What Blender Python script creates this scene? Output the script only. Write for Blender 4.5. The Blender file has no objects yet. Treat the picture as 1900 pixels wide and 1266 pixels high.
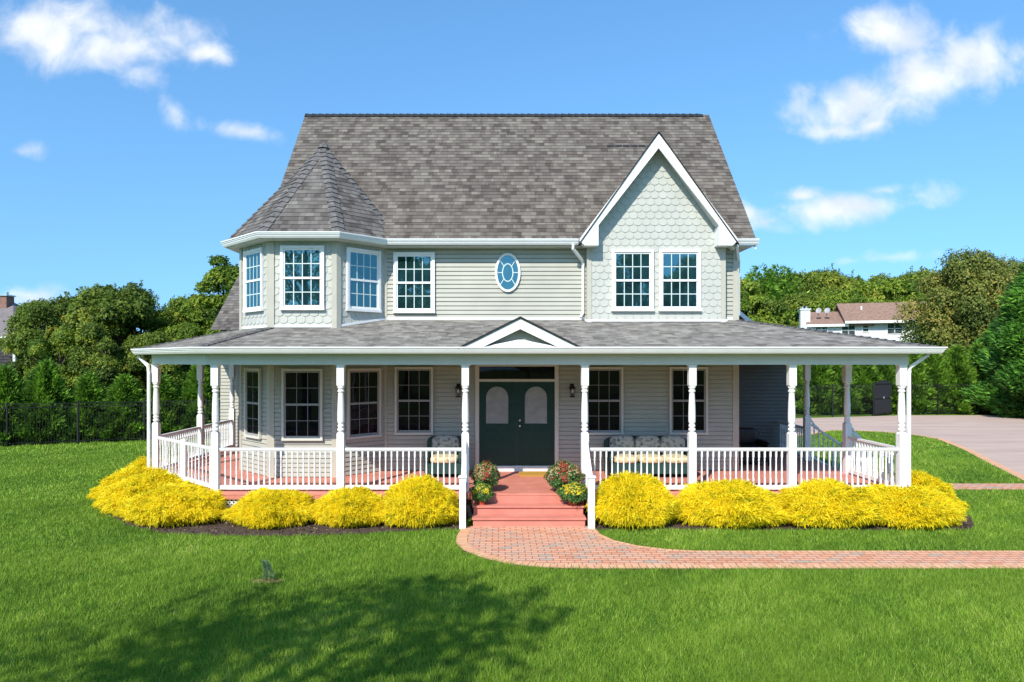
import bpy, math, random
import numpy as np
from mathutils import Vector, Matrix
R = math.radians
random.seed(7)
S = bpy.context.scene
COL = S.collection

# ------------------------------------------------------------------ camera
cam = bpy.data.cameras.new("camera"); camo = bpy.data.objects.new("camera", cam); COL.objects.link(camo)
camo.location = (0, 0, 3.29); camo.rotation_euler = (R(90), 0, 0)
cam.sensor_width = 36; cam.lens = 24.0; cam.shift_x = 25/1900; cam.shift_y = 35/1900
cam.clip_start = 0.1; cam.clip_end = 3000
S.camera = camo
# ------------------------------------------------------------------ light
SUN_EL, SUN_AZ = 41.0, 25.0          # elevation; degrees left of the view axis, behind the camera
sd = bpy.data.lights.new("sun", 'SUN'); so = bpy.data.objects.new("sun", sd); COL.objects.link(so)
sd.energy = 4.6; sd.angle = R(0.5); sd.color = (1.0, 0.945, 0.84)
tr = Vector((math.sin(R(SUN_AZ))*math.cos(R(SUN_EL)), math.cos(R(SUN_AZ))*math.cos(R(SUN_EL)), -math.sin(R(SUN_EL))))
so.rotation_euler = tr.to_track_quat('-Z', 'Y').to_euler()
so.location = (-10, -20, 30)
W = bpy.data.worlds.new("World"); S.world = W; W.use_nodes = True
def build_world():
    nt = W.node_tree; N = nt.nodes; L = nt.links; N.clear()
    out = N.new('ShaderNodeOutputWorld'); bg = N.new('ShaderNodeBackground'); bg.inputs[1].default_value = 0.14
    sky = N.new('ShaderNodeTexSky'); sky.sky_type = 'NISHITA'; sky.sun_disc = False
    sky.sun_elevation = R(SUN_EL); sky.sun_rotation = R(180+SUN_AZ)
    sky.air_density = 1.0; sky.dust_density = 0.35; sky.ozone_density = 2.2; sky.altitude = 0
    tc = N.new('ShaderNodeTexCoord'); sp = N.new('ShaderNodeSeparateXYZ'); L.new(tc.outputs['Generated'], sp.inputs[0])
    sv = N.new('ShaderNodeVectorMath'); sv.operation = 'MULTIPLY_ADD'; L.new(tc.outputs['Generated'], sv.inputs[0])
    sv.inputs[1].default_value = (1, 1, .62); sv.inputs[2].default_value = (0, 0, .20); sn = N.new('ShaderNodeVectorMath'); sn.operation = 'NORMALIZE'
    L.new(sv.outputs[0], sn.inputs[0]); L.new(sn.outputs[0], sky.inputs[0])
    def m(op, a, b=None, c=None, clamp=False):
        n = N.new('ShaderNodeMath'); n.operation = op; n.use_clamp = clamp
        for i, v in enumerate((a, b, c)):
            if v is None: continue
            if isinstance(v, (int, float)): n.inputs[i].default_value = v
            else: L.new(v, n.inputs[i])
        return n.outputs[0]
    y = m('MAXIMUM', sp.outputs[1], 0.02)
    u = m('DIVIDE', sp.outputs[0], y); w = m('DIVIDE', sp.outputs[2], y)
    cb = N.new('ShaderNodeCombineXYZ'); L.new(u, cb.inputs[0]); L.new(w, cb.inputs[1])
    n1 = N.new('ShaderNodeTexNoise'); n1.inputs['Scale'].default_value = 13; n1.inputs['Detail'].default_value = 9; n1.inputs['Roughness'].default_value = .56
    n1.inputs['Distortion'].default_value = .35
    L.new(cb.outputs[0], n1.inputs['Vector'])
    acc = None
    # centre (tan azimuth, tan elevation), half width, half height, tilt, weight
    cl = [(-.665,.478,.085,.042,0,1),(-.60,.495,.06,.035,0,.9),(-.55,.455,.12,.038,-.08,1),(-.49,.47,.05,.032,0,.8),(-.44,.448,.055,.018,0,.8),(-.53,.425,.05,.02,0,.7),
          (-.375,.335,.055,.014,-.18,.75),(-.475,.365,.022,.014,-.9,.65),
          (.595,.478,.10,.034,.05,1),(.685,.450,.10,.042,.05,1),(.625,.415,.10,.040,.15,1),(.545,.378,.12,.040,.2,1),(.49,.335,.065,.015,0,.8),(.55,.345,.05,.016,.2,.7),
          (.49,.222,.125,.022,.13,1),(.44,.242,.04,.012,0,.8),(.40,.205,.05,.010,.25,.7),(.56,.248,.05,.012,.05,.75),(.365,.215,.02,.018,0,.6),
          (.57,.150,.06,.009,.06,.6),(.52,.144,.03,.007,.0,.55),(-.69,.095,.05,.018,0,.75),(-.70,.305,.03,.009,0,.4),(-.59,.275,.02,.006,0,.35)]
    for cx, cy, rx, ry, a, wt in cl:
        dx = m('SUBTRACT', u, cx); dy = m('SUBTRACT', w, cy)
        ca, sa = math.cos(a), math.sin(a)
        X = m('ADD', m('MULTIPLY', dx, ca/rx), m('MULTIPLY', dy, sa/rx))
        Y = m('ADD', m('MULTIPLY', dx, -sa/ry), m('MULTIPLY', dy, ca/ry))
        r = m('SQRT', m('ADD', m('MULTIPLY', X, X), m('MULTIPLY', Y, Y)))
        f = m('MULTIPLY', m('SUBTRACT', 1.38, r), wt)
        acc = f if acc is None else m('SMOOTH_MAX', acc, f, .25)
    acc = m('MAXIMUM', acc, -1.2)
    d = m('ADD', acc, m('MULTIPLY', m('SUBTRACT', n1.outputs[0], .5), 3.0))
    mr = N.new('ShaderNodeMapRange'); mr.interpolation_type = 'SMOOTHSTEP'
    mr.inputs[1].default_value = 0.0; mr.inputs[2].default_value = 1.45; L.new(d, mr.inputs[0])
    front = m('GREATER_THAN', sp.outputs[1], .03)
    fac = m('MULTIPLY', m('MULTIPLY', mr.outputs[0], front), .93)
    n2 = N.new('ShaderNodeTexNoise'); n2.inputs['Scale'].default_value = 14; n2.inputs['Detail'].default_value = 6; L.new(cb.outputs[0], n2.inputs['Vector'])
    cr = N.new('ShaderNodeValToRGB'); cr.color_ramp.elements[0].position = .35; cr.color_ramp.elements[1].position = .6
    cr.color_ramp.elements[0].color = (4.7, 5.15, 5.8, 1); cr.color_ramp.elements[1].color = (6.3, 6.4, 6.5, 1)
    L.new(n2.outputs[0], cr.inputs[0])
    hs = N.new('ShaderNodeHueSaturation'); hs.inputs['Saturation'].default_value = 1.16; hs.inputs['Value'].default_value = 1.47
    L.new(sky.outputs[0], hs.inputs['Color'])
    mx = N.new('ShaderNodeMix'); mx.data_type = 'RGBA'
    tn = N.new('ShaderNodeMix'); tn.data_type = 'RGBA'; tn.blend_type = 'MULTIPLY'; tn.inputs[0].default_value = 1; tn.inputs[7].default_value = (.84, 1.0, 1.0, 1)
    L.new(hs.outputs[0], tn.inputs[6]); L.new(fac, mx.inputs[0]); L.new(tn.outputs[2], mx.inputs[6]); L.new(cr.outputs[0], mx.inputs[7])
    L.new(mx.outputs[2], bg.inputs[0]); L.new(bg.outputs[0], out.inputs[0])
build_world()
S.view_settings.view_transform = 'Standard'; S.view_settings.look = 'None'
S.view_settings.exposure = 0.32; S.view_settings.gamma = 1.0
S.render.engine = 'CYCLES'

# ------------------------------------------------------------------ materials
class NT:
    def __init__(s, name):
        s.m = bpy.data.materials.new(name); s.m.use_nodes = True
        s.t = s.m.node_tree; s.N = s.t.nodes; s.L = s.t.links
        s.b = s.N['Principled BSDF']; s.out = s.N['Material Output']
    def n(s, t, **k):
        x = s.N.new(t)
        for a, v in k.items(): setattr(x, a, v)
        return x
    def put(s, inp, v):
        if hasattr(v, 'is_output') or isinstance(v, bpy.types.NodeSocket): s.L.new(v, inp)
        else: inp.default_value = v
    def math(s, op, a, b=0.0, c=None):
        x = s.n('ShaderNodeMath', operation=op); s.put(x.inputs[0], a); s.put(x.inputs[1], b)
        if c is not None: s.put(x.inputs[2], c)
        return x.outputs[0]
    def mix(s, f, a, b, blend='MIX'):
        x = s.n('ShaderNodeMix', data_type='RGBA', blend_type=blend)
        s.put(x.inputs[0], f); s.put(x.inputs[6], a); s.put(x.inputs[7], b); return x.outputs[2]
    def noise(s, scale, detail=4, vec=None, rough=.55, dist=0):
        x = s.n('ShaderNodeTexNoise'); x.inputs['Scale'].default_value = scale; x.inputs['Detail'].default_value = detail
        x.inputs['Roughness'].default_value = rough; x.inputs['Distortion'].default_value = dist
        if vec is not None: s.L.new(vec, x.inputs['Vector'])
        return x.outputs[0]
    def ramp(s, f, els):
        x = s.n('ShaderNodeValToRGB'); cr = x.color_ramp
        while len(cr.elements) < len(els): cr.elements.new(.5)
        for e, (p, c) in zip(cr.elements, els): e.position = p; e.color = (*c, 1) if len(c) == 3 else c
        s.put(x.inputs[0], f); return x.outputs[0]
    def geo(s): return s.n('ShaderNodeNewGeometry').outputs['Position']
    def bump(s, h, strength=.2, dist=.01):
        x = s.n('ShaderNodeBump'); x.inputs['Strength'].default_value = strength; x.inputs['Distance'].default_value = dist
        s.put(x.inputs['Height'], h); s.L.new(x.outputs[0], s.b.inputs['Normal']); return x
def C4(c): return (c[0], c[1], c[2], 1)
def paint(name, c, rough=.45, var=.08, scale=3, bump=.05, metal=0, spec=.4):
    k = NT(name); p = k.n('ShaderNodeTexCoord').outputs['Object']
    f = k.noise(scale, 6, p); f2 = k.noise(scale*18, 3, p)
    lo = tuple(v*(1-var*1.6) for v in c); hi = tuple(min(1, v*(1+var)) for v in c)
    col = k.ramp(f, [(.3, lo), (.7, hi)])
    k.put(k.b.inputs['Base Color'], col)
    k.b.inputs['Roughness'].default_value = rough; k.b.inputs['Metallic'].default_value = metal
    k.b.inputs['Specular IOR Level'].default_value = spec
    if bump: k.bump(f2, bump, .004)
    return k.m
M = {}
M['white'] = paint('white_trim_paint', (.80,.80,.79), .4, .03)
M['rail_white'] = paint('white_vinyl', (.82,.82,.82), .35, .03)
M['trim_tan'] = paint('tan_trim', (.46,.44,.37), .5, .04)
M['soffit'] = paint('soffit_vinyl', (.55,.55,.50), .5, .04)
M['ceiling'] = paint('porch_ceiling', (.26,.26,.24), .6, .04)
M['beam'] = paint('porch_beam_wrap', (.66,.66,.60), .5, .03)
M['siding'] = paint('beige_vinyl_siding', (.425,.42,.36), .5, .06, 1.4)
M['scale'] = paint('grey_fish_scale_siding', (.47,.475,.43), .5, .05, 2)
M['wing'] = paint('shade_toned_wing_siding', (.125,.115,.11), .5, .05)  # darker than the other siding: deep porch shade put into the base colour
M['sash_grey'] = paint('window_screen_frame', (.30,.30,.31), .5, .04)
M['green_door'] = paint('green_door_paint', (.004,.036,.024), .45, .15, 8)
M['frost'] = paint('etched_door_glass', (.30,.32,.31), .35, .12, 5)
M['metal'] = paint('brushed_metal', (.6,.6,.58), .3, .05, metal=.9)
M['black'] = paint('black_powder_coat', (.012,.012,.013), .45, .1)
M['greyrail'] = paint('grey_rail_paint', (.70,.70,.71), .4, .04)
M['mulch'] = None
M['pot'] = paint('terracotta_plastic', (.45,.06,.03), .5, .1)
M['wicker'] = paint('dark_green_wicker', (.018,.06,.05), .6, .3, 30, .3)
M['mat'] = None
M['brick_red'] = paint('red_brick_chimney', (.25,.13,.10), .8, .2, 9)
M['farwhite'] = paint('far_white_siding', (.70,.72,.75), .5, .04)
M['farroof'] = None
M['bark'] = paint('tree_bark', (.11,.085,.06), .9, .3, 6, .6)
M['bulb'] = paint('lantern_clear_glass', (.75,.75,.7), .15, .05)
M['dish'] = paint('satellite_dish_grey', (.32,.32,.34), .5, .05)

def mat_shingle(name, cols, sc=1.0, expo=.143):
    k = NT(name); uv = k.n('ShaderNodeUVMap').outputs[0]
    def brick(w, h, off, c1, c2, seed):
        mp = k.n('ShaderNodeMapping'); mp.inputs['Location'].default_value = (seed, 0, 0); k.L.new(uv, mp.inputs[0])
        b = k.n('ShaderNodeTexBrick'); k.L.new(mp.outputs[0], b.inputs['Vector'])
        b.inputs['Color1'].default_value = (0,0,0,1); b.inputs['Color2'].default_value = (1,1,1,1); b.inputs['Mortar'].default_value = (.5,.5,.5,1)
        b.inputs['Scale'].default_value = 1; b.inputs['Mortar Size'].default_value = 0; b.inputs['Brick Width'].default_value = w
        b.inputs['Row Height'].default_value = h; b.offset = off; b.offset_frequency = 2; b.squash = .7; b.squash_frequency = 3
        return b.outputs['Color']
    b1 = brick(.235*sc, expo, .37, 0, 0, 3.1); b2 = brick(.17*sc, expo, .61, 0, 0, 11.7)
    f = k.math('ADD', k.math('MULTIPLY', b1, .62), k.math('MULTIPLY', b2, .38))
    col = k.ramp(f, [(.12, cols[0]), (.38, cols[1]), (.62, cols[2]), (.9, cols[3])])
    big = k.noise(.9, 4, uv); col = k.mix(.35, col, k.ramp(big, [(.35, (.80,.78,.77)), (.65, (1.15,1.12,1.08))]), 'MULTIPLY')
    gr = k.noise(140, 3, uv); col = k.mix(.5, col, k.ramp(gr, [(.3, (.6,.6,.6)), (.7, (1.35,1.35,1.35))]), 'MULTIPLY')
    k.put(k.b.inputs['Base Color'], col); k.b.inputs['Roughness'].default_value = .92; k.b.inputs['Specular IOR Level'].default_value = .15
    h = k.math('ADD', k.math('MULTIPLY', f, .6), k.math('MULTIPLY', gr, .4)); k.bump(h, .5, .012)
    return k.m
M['shingle'] = mat_shingle('weathered_shingle', [(.078,.066,.057),(.120,.104,.091),(.150,.132,.115),(.205,.188,.158)])
M['shingle_tower'] = mat_shingle('tower_shingle', [(.08,.072,.068),(.125,.114,.106),(.155,.142,.132),(.215,.20,.182)])
M['shingle_porch'] = mat_shingle('porch_shingle', [(.15,.138,.126),(.21,.195,.178),(.26,.245,.222),(.33,.315,.285)])
M['cap'] = paint('hip_cap_shingle', (.15,.142,.14), .92, .3, 9, .4, spec=.15)
M['edge'] = paint('shingle_edge', (.035,.035,.038), .9, .2, 9, .4, spec=.1)
M['farroof'] = paint('far_brown_shingle', (.29,.185,.14), .9, .2, 4, .3, spec=.1)
M['fargrey'] = paint('far_grey_shingle', (.20,.175,.17), .9, .15, 4, .3, spec=.1)
M['darkwood'] = paint('dark_cedar_wall', (.045,.04,.045), .8, .4, 6, .4)

def mat_glass(name, base, gl, tint=(1,1,1), fm=1.0):
    k = NT(name); g = k.n('ShaderNodeBsdfGlossy'); g.inputs['Roughness'].default_value = .02; g.inputs['Color'].default_value = C4(tint)
    p = k.n('ShaderNodeTexCoord').outputs['Object']
    f = k.noise(2.2, 3, p)
    k.put(k.b.inputs['Base Color'], k.ramp(f, [(.35, tuple(v*.5 for v in base)), (.65, tuple(v*1.5 for v in base))]))
    k.b.inputs['Roughness'].default_value = .6; k.b.inputs['Specular IOR Level'].default_value = 0
    fr = k.n('ShaderNodeFresnel'); fr.inputs[0].default_value = 1.5
    fac = k.math('ADD', k.math('MULTIPLY', fr.outputs[0], fm), gl)
    bp = k.n('ShaderNodeBump'); bp.inputs['Strength'].default_value = .03; bp.inputs['Distance'].default_value = .05
    k.put(bp.inputs['Height'], k.noise(1.3, 2, p)); k.L.new(bp.outputs[0], g.inputs['Normal'])
    mx = k.n('ShaderNodeMixShader'); k.put(mx.inputs[0], fac); k.L.new(k.b.outputs[0], mx.inputs[1]); k.L.new(g.outputs[0], mx.inputs[2])
    k.L.new(mx.outputs[0], k.out.inputs[0]); return k.m
M['glass_up'] = mat_glass('upper_window_glass', (.010,.035,.042), .17, (.42,.88,.95))
M['glass_low'] = mat_glass('porch_window_glass', (.006,.006,.008), .0, (.8,.8,.9), .35)
M['glass_far'] = mat_glass('far_window_glass', (.05,.07,.08), .06)

def mat_deck():
    k = NT('red_composite_deck'); p = k.geo(); sp = k.n('ShaderNodeSeparateXYZ'); k.L.new(p, sp.inputs[0])
    fr = k.math('FRACT', k.math('MULTIPLY', sp.outputs[1], 1/.14))
    line = k.math('LESS_THAN', fr, .045)
    c = k.ramp(k.noise(3, 5, p), [(.3, (.54,.19,.135)), (.7, (.66,.25,.185))])
    k.put(k.b.inputs['Base Color'], k.mix(k.math('MULTIPLY', line, .55), c, (.10,.03,.025,1)))
    k.b.inputs['Roughness'].default_value = .65; k.bump(k.noise(60, 3, p), .1, .004); return k.m
M['deck'] = mat_deck()
M['deck_edge'] = paint('red_composite_fascia', (.58,.21,.155), .65, .1, 3)
def mat_pavers():
    k = NT('tumbled_brick_pavers'); p = k.geo()
    b = k.n('ShaderNodeTexBrick'); mp = k.n('ShaderNodeMapping'); k.L.new(p, mp.inputs[0]); k.L.new(mp.outputs[0], b.inputs['Vector'])
    b.inputs['Scale'].default_value = 1; b.inputs['Brick Width'].default_value = .225; b.inputs['Row Height'].default_value = .115
    b.inputs['Mortar Size'].default_value = .007; b.inputs['Color1'].default_value = (0,0,0,1); b.inputs['Color2'].default_value = (1,1,1,1); b.inputs['Mortar'].default_value = (.5,.5,.5,1)
    col = k.ramp(b.outputs['Color'], [(0, (.60,.25,.14)), (.35, (.73,.36,.22)), (.62, (.64,.37,.25)), (.85, (.72,.32,.19)), (1, (.42,.35,.28))])
    n = k.noise(1.6, 4, p); col = k.mix(k.ramp(n, [(.52, (0,0,0)), (.68, (.45,.45,.45))]), col, (.42,.37,.30,1))
    fine = k.noise(45, 4, p); col = k.mix(.5, col, k.ramp(fine, [(.3, (.75,.75,.75)), (.7, (1.2,1.2,1.2))]), 'MULTIPLY')
    col = k.mix(b.outputs['Fac'], col, (.14,.09,.065,1))
    k.put(k.b.inputs['Base Color'], col); k.b.inputs['Roughness'].default_value = .85
    k.bump(k.math('SUBTRACT', k.math('MULTIPLY', fine, .3), b.outputs['Fac']), .6, .01); return k.m
M['pavers'] = mat_pavers()
def mat_border():
    k = NT('soldier_course_pavers'); uv = k.n('ShaderNodeUVMap').outputs[0]
    b = k.n('ShaderNodeTexBrick'); k.L.new(uv, b.inputs['Vector']); b.offset = 0
    b.inputs['Scale'].default_value = 1; b.inputs['Brick Width'].default_value = .12; b.inputs['Row Height'].default_value = 1
    b.inputs['Mortar Size'].default_value = .006; b.inputs['Color1'].default_value = (.66,.34,.18,1); b.inputs['Color2'].default_value = (.76,.43,.25,1); b.inputs['Mortar'].default_value = (.16,.09,.06,1)
    fine = k.noise(40, 4, k.geo()); col = k.mix(.5, b.outputs['Color'], k.ramp(fine, [(.3, (.75,.75,.75)), (.7, (1.2,1.2,1.2))]), 'MULTIPLY')
    k.put(k.b.inputs['Base Color'], col); k.b.inputs['Roughness'].default_value = .85; k.bump(fine, .3, .006); return k.m
M['border'] = mat_border()
def mat_drive():
    k = NT('pinkish_driveway'); p = k.geo()
    mp = k.n('ShaderNodeMapping'); mp.inputs['Scale'].default_value = (.35, 1.4, 1); k.L.new(p, mp.inputs[0])
    c = k.ramp(k.noise(.8, 6, mp.outputs[0]), [(.3, (.42,.30,.24)), (.7, (.54,.40,.33))])
    f = k.noise(25, 4, p); c = k.mix(.4, c, k.ramp(f, [(.3, (.75,.75,.75)), (.7, (1.2,1.2,1.2))]), 'MULTIPLY')
    k.put(k.b.inputs['Base Color'], c); k.b.inputs['Roughness'].default_value = .9; k.bump(f, .3, .01); return k.m
M['drive'] = mat_drive()
def mat_lawn():
    k = NT('lawn_turf'); p = k.geo()
    c = k.ramp(k.noise(.55, 6, p), [(.3, (.062,.13,.012)), (.5, (.10,.19,.018)), (.7, (.15,.235,.026))])
    mp = k.n('ShaderNodeMapping'); mp.inputs['Scale'].default_value = (1, .45, 1); k.L.new(p, mp.inputs[0])
    f = k.noise(38, 5, mp.outputs[0], .7); c = k.mix(.8, c, k.ramp(f, [(.3, (.45,.5,.45)), (.7, (1.5,1.45,1.4))]), 'MULTIPLY')
    k.put(k.b.inputs['Base Color'], c); k.b.inputs['Roughness'].default_value = .9; k.b.inputs['Specular IOR Level'].default_value = .1
    k.bump(f, .9, .04); return k.m
M['lawn'] = mat_lawn()
def mat_mulch():
    k = NT('dark_bark_mulch'); p = k.geo(); f = k.noise(30, 6, p, .7)
    k.put(k.b.inputs['Base Color'], k.ramp(f, [(.3, (.035,.022,.016)), (.6, (.10,.065,.048)), (.75, (.19,.13,.095))]))
    k.b.inputs['Roughness'].default_value = .95; k.bump(f, 1, .03); return k.m
M['mulch'] = mat_mulch()
M['drygrass'] = paint('dry_thatch_soil', (.20,.16,.07), .95, .4, 14, .5, spec=.05)
def mat_floral(name, base, c2, c3):
    k = NT(name); p = k.n('ShaderNodeTexCoord').outputs['Object']
    v = k.n('ShaderNodeTexVoronoi'); v.inputs['Scale'].default_value = 9; k.L.new(p, v.inputs['Vector'])
    f = k.noise(7, 4, p)
    col = k.ramp(v.outputs['Distance'], [(.2, c2), (.42, base)]); col = k.mix(k.ramp(f, [(.5, (0,0,0)), (.6, (1,1,1))]), col, C4(c3))
    k.put(k.b.inputs['Base Color'], col); k.b.inputs['Roughness'].default_value = .9; k.bump(k.noise(50, 2, p), .2, .004); return k.m
M['floral'] = mat_floral('grey_floral_cushion', (.42,.41,.36), (.10,.10,.11), (.22,.22,.21))
M['floral_y'] = mat_floral('tan_floral_cushion', (.62,.52,.30), (.38,.24,.12), (.55,.50,.30))
def mat_mat():
    k = NT('coir_doormat'); p = k.geo(); f = k.noise(60, 4, p)
    k.put(k.b.inputs['Base Color'], k.ramp(f, [(.3, (.33,.17,.02)), (.7, (.55,.32,.05))])); k.b.inputs['Roughness'].default_value = 1; k.bump(f, .6, .01); return k.m
M['mat'] = mat_mat()
def leafmat(name, ramp, trans=.28, rough=.6, spec=.25, big=None):
    k = NT(name); a = k.n('ShaderNodeAttribute', attribute_name='tint').outputs['Fac']
    col = k.ramp(a, ramp)
    if big is not None:
        nz = k.noise(big[0], 3, k.n('ShaderNodeTexCoord').outputs['Object'])
        col = k.mix(k.ramp(nz, [(big[2], (0,0,0)), (big[3], (1,1,1))]), col, C4(big[1]))
    k.put(k.b.inputs['Base Color'], col); k.b.inputs['Roughness'].default_value = rough; k.b.inputs['Specular IOR Level'].default_value = spec
    t = k.n('ShaderNodeBsdfTranslucent'); k.L.new(col, t.inputs[0])
    mx = k.n('ShaderNodeMixShader'); mx.inputs[0].default_value = trans
    k.L.new(k.b.outputs[0], mx.inputs[1]); k.L.new(t.outputs[0], mx.inputs[2]); k.L.new(mx.outputs[0], k.out.inputs[0]); return k.m
M['grass'] = leafmat('grass_blades', [(0, (.05,.12,.016)), (.4, (.185,.34,.03)), (.75, (.33,.49,.05)), (1, (.55,.58,.16))], .30, big=(.45, (.18,.30,.03), .46, .78))
M['yellow'] = leafmat('gold_thread_foliage', [(0, (.30,.32,.015)), (.14, (.80,.65,.012)), (.55, (.96,.79,.012)), (1, (.98,.86,.05))], .42, big=(4.5, (.50,.52,.02), .60, .72))
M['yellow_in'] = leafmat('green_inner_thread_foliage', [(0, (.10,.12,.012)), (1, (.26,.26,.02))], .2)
M['hedge'] = leafmat('cypress_sprays', [(0, (.045,.11,.014)), (.5, (.15,.30,.03)), (.85, (.31,.52,.05)), (1, (.42,.62,.08))], .38)
M['oak'] = leafmat('oak_leaves', [(0, (.045,.08,.012)), (.5, (.14,.21,.025)), (.9, (.27,.34,.04)), (1, (.42,.40,.06))], .36)
M['oak_l'] = leafmat('light_green_leaves', [(0, (.06,.12,.012)), (.5, (.15,.24,.022)), (.9, (.27,.35,.03)), (1, (.40,.40,.06))], .32)
M['autumn'] = leafmat('autumn_tinged_leaves', [(0, (.05,.10,.014)), (.6, (.14,.20,.02)), (.85, (.27,.26,.02)), (1, (.55,.30,.02))], .32, big=(.28, (.42,.24,.02), .62, .68))
M['brown'] = leafmat('brownish_olive_leaves', [(0, (.05,.08,.016)), (.5, (.14,.18,.03)), (.85, (.24,.25,.045)), (1, (.36,.29,.07))], .25)
M['conifer'] = leafmat('bright_conifer_needles', [(0, (.015,.05,.012)), (.5, (.07,.20,.024)), (1, (.22,.48,.05))], .25)
M['mumleaf'] = leafmat('mum_leaves', [(0, (.04,.12,.03)), (1, (.14,.28,.07))], .2)
M['mumred'] = leafmat('mum_red_flowers', [(0, (.30,.03,.02)), (.3, (.34,.08,.05)), (.5, (.36,.24,.13)), (1, (.42,.40,.20))], .1)
M['mumyellow'] = leafmat('mum_yellow_flowers', [(0, (.55,.38,.01)), (1, (.75,.60,.03))], .1)
M['spruce'] = leafmat('blue_spruce_needles', [(0, (.07,.14,.08)), (1, (.17,.26,.17))], .1)
M['chip'] = leafmat('bark_chips', [(0, (.03,.02,.015)), (.6, (.12,.08,.06)), (1, (.30,.22,.16))], .0, .9, .05)

# ------------------------------------------------------------------ helpers
ORG = {}
def tag(o, label=None, cat=None, group=None, kind=None):
    if label: o['label'] = label
    if cat: o['category'] = cat
    if group: o['group'] = group
    if kind: o['kind'] = kind
    return o
def thing(name, loc, label, cat, group=None, rz=0):
    o = bpy.data.objects.new(name, None); COL.objects.link(o); o.location = loc; o.rotation_euler = (0, 0, rz)
    o.empty_display_size = .2; ORG[o.name] = Vector(loc); return tag(o, label, cat, group)
def org(p):
    while p is not None:
        if p.name in ORG: return ORG[p.name]
        p = p.parent
    return Vector((0, 0, 0))
class MB:
    def __init__(s): s.v = []; s.f = []; s.uv = []; s.mi = []; s.cur = 0; s.useuv = False
    def face(s, pts, uv=None):
        i = len(s.v); s.v += [tuple(p) for p in pts]; s.f.append(tuple(range(i, i+len(pts))))
        if uv: s.useuv = True
        s.uv.append(uv if uv else [(0, 0)]*len(pts)); s.mi.append(s.cur)
    def raw(s, vs, fs):
        i = len(s.v); s.v += [tuple(p) for p in vs]
        for f in fs: s.f.append(tuple(j+i for j in f)); s.uv.append([(0, 0)]*len(f)); s.mi.append(s.cur)
    def box(s, x0, x1, y0, y1, z0, z1):
        s.raw([(x0,y0,z0),(x1,y0,z0),(x1,y1,z0),(x0,y1,z0),(x0,y0,z1),(x1,y0,z1),(x1,y1,z1),(x0,y1,z1)],
              [(0,3,2,1),(4,5,6,7),(0,1,5,4),(1,2,6,5),(2,3,7,6),(3,0,4,7)])
    def bevbox(s, x0, x1, y0, y1, z0, z1, b):
        # rounded-looking cushion: superellipsoid
        cx, cy, cz = (x0+x1)/2, (y0+y1)/2, (z0+z1)/2; ax, ay, az = (x1-x0)/2, (y1-y0)/2, (z1-z0)/2
        n, m = 20, 10; vs = []; e = b
        sg = lambda t: math.copysign(abs(t)**e, t)
        for j in range(m+1):
            ph = -math.pi/2+math.pi*j/m
            for i in range(n):
                th = 2*math.pi*i/n
                vs.append((cx+ax*sg(math.cos(ph))*sg(math.cos(th)), cy+ay*sg(math.cos(ph))*sg(math.sin(th)), cz+az*sg(math.sin(ph))))
        fs = [(j*n+i, j*n+(i+1) % n, (j+1)*n+(i+1) % n, (j+1)*n+i) for j in range(m) for i in range(n)]
        s.raw(vs, fs)
    def prism(s, poly, z0, z1):      # poly in xy
        n = len(poly); s.raw([(x, y, z0) for x, y in poly]+[(x, y, z1) for x, y in poly],
            [tuple(range(n))[::-1], tuple(range(n, 2*n))]+[(i, (i+1) % n, n+(i+1) % n, n+i) for i in range(n)])
    def prism_y(s, poly, y0, y1):    # poly in xz
        n = len(poly); s.raw([(x, y0, z) for x, z in poly]+[(x, y1, z) for x, z in poly],
            [tuple(range(n)), tuple(range(n, 2*n))[::-1]]+[((i+1) % n, i, n+i, n+(i+1) % n) for i in range(n)])
    def tube(s, pts, r, n=8, cap=True):
        pts = [Vector(p) for p in pts]; rs = r if isinstance(r, (list, tuple)) else [r]*len(pts); vs = []
        for i, p in enumerate(pts):
            d = (pts[min(i+1, len(pts)-1)]-pts[max(i-1, 0)]).normalized()
            a = d.cross(Vector((0, 0, 1)) if abs(d.z) < .9 else Vector((1, 0, 0))).normalized(); b = d.cross(a)
            for k in range(n):
                t = 2*math.pi*(k+.5)/n; vs.append(p+(a*math.cos(t)+b*math.sin(t))*rs[i])
        fs = [(i*n+k, i*n+(k+1) % n, (i+1)*n+(k+1) % n, (i+1)*n+k) for i in range(len(pts)-1) for k in range(n)]
        if cap: fs += [tuple(range(n))[::-1], tuple(range((len(pts)-1)*n, len(pts)*n))]
        s.raw(vs, fs)
    def lathe(s, prof, cx=0, cy=0, n=16):
        vs = []
        for r, z in prof:
            for k in range(n):
                t = 2*math.pi*k/n; vs.append((cx+r*math.cos(t), cy+r*math.sin(t), z))
        m = len(prof)
        fs = [(j*n+k, j*n+(k+1) % n, (j+1)*n+(k+1) % n, (j+1)*n+k) for j in range(m-1) for k in range(n)]
        fs += [tuple(range(n))[::-1], tuple(range((m-1)*n, m*n))]
        s.raw(vs, fs)
    def bar(s, a, b, w, h):          # square bar between two points, h vertical, w horizontal
        a = Vector(a); b = Vector(b); d = (b-a).normalized(); sd = d.cross(Vector((0, 0, 1))).normalized()*w/2; up = sd.cross(d).normalized()*h/2
        vs = [a-sd-up, a+sd-up, a+sd+up, a-sd+up, b-sd-up, b+sd-up, b+sd+up, b-sd+up]
        s.raw(vs, [(0,3,2,1),(4,5,6,7),(0,1,5,4),(1,2,6,5),(2,3,7,6),(3,0,4,7)])
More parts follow.
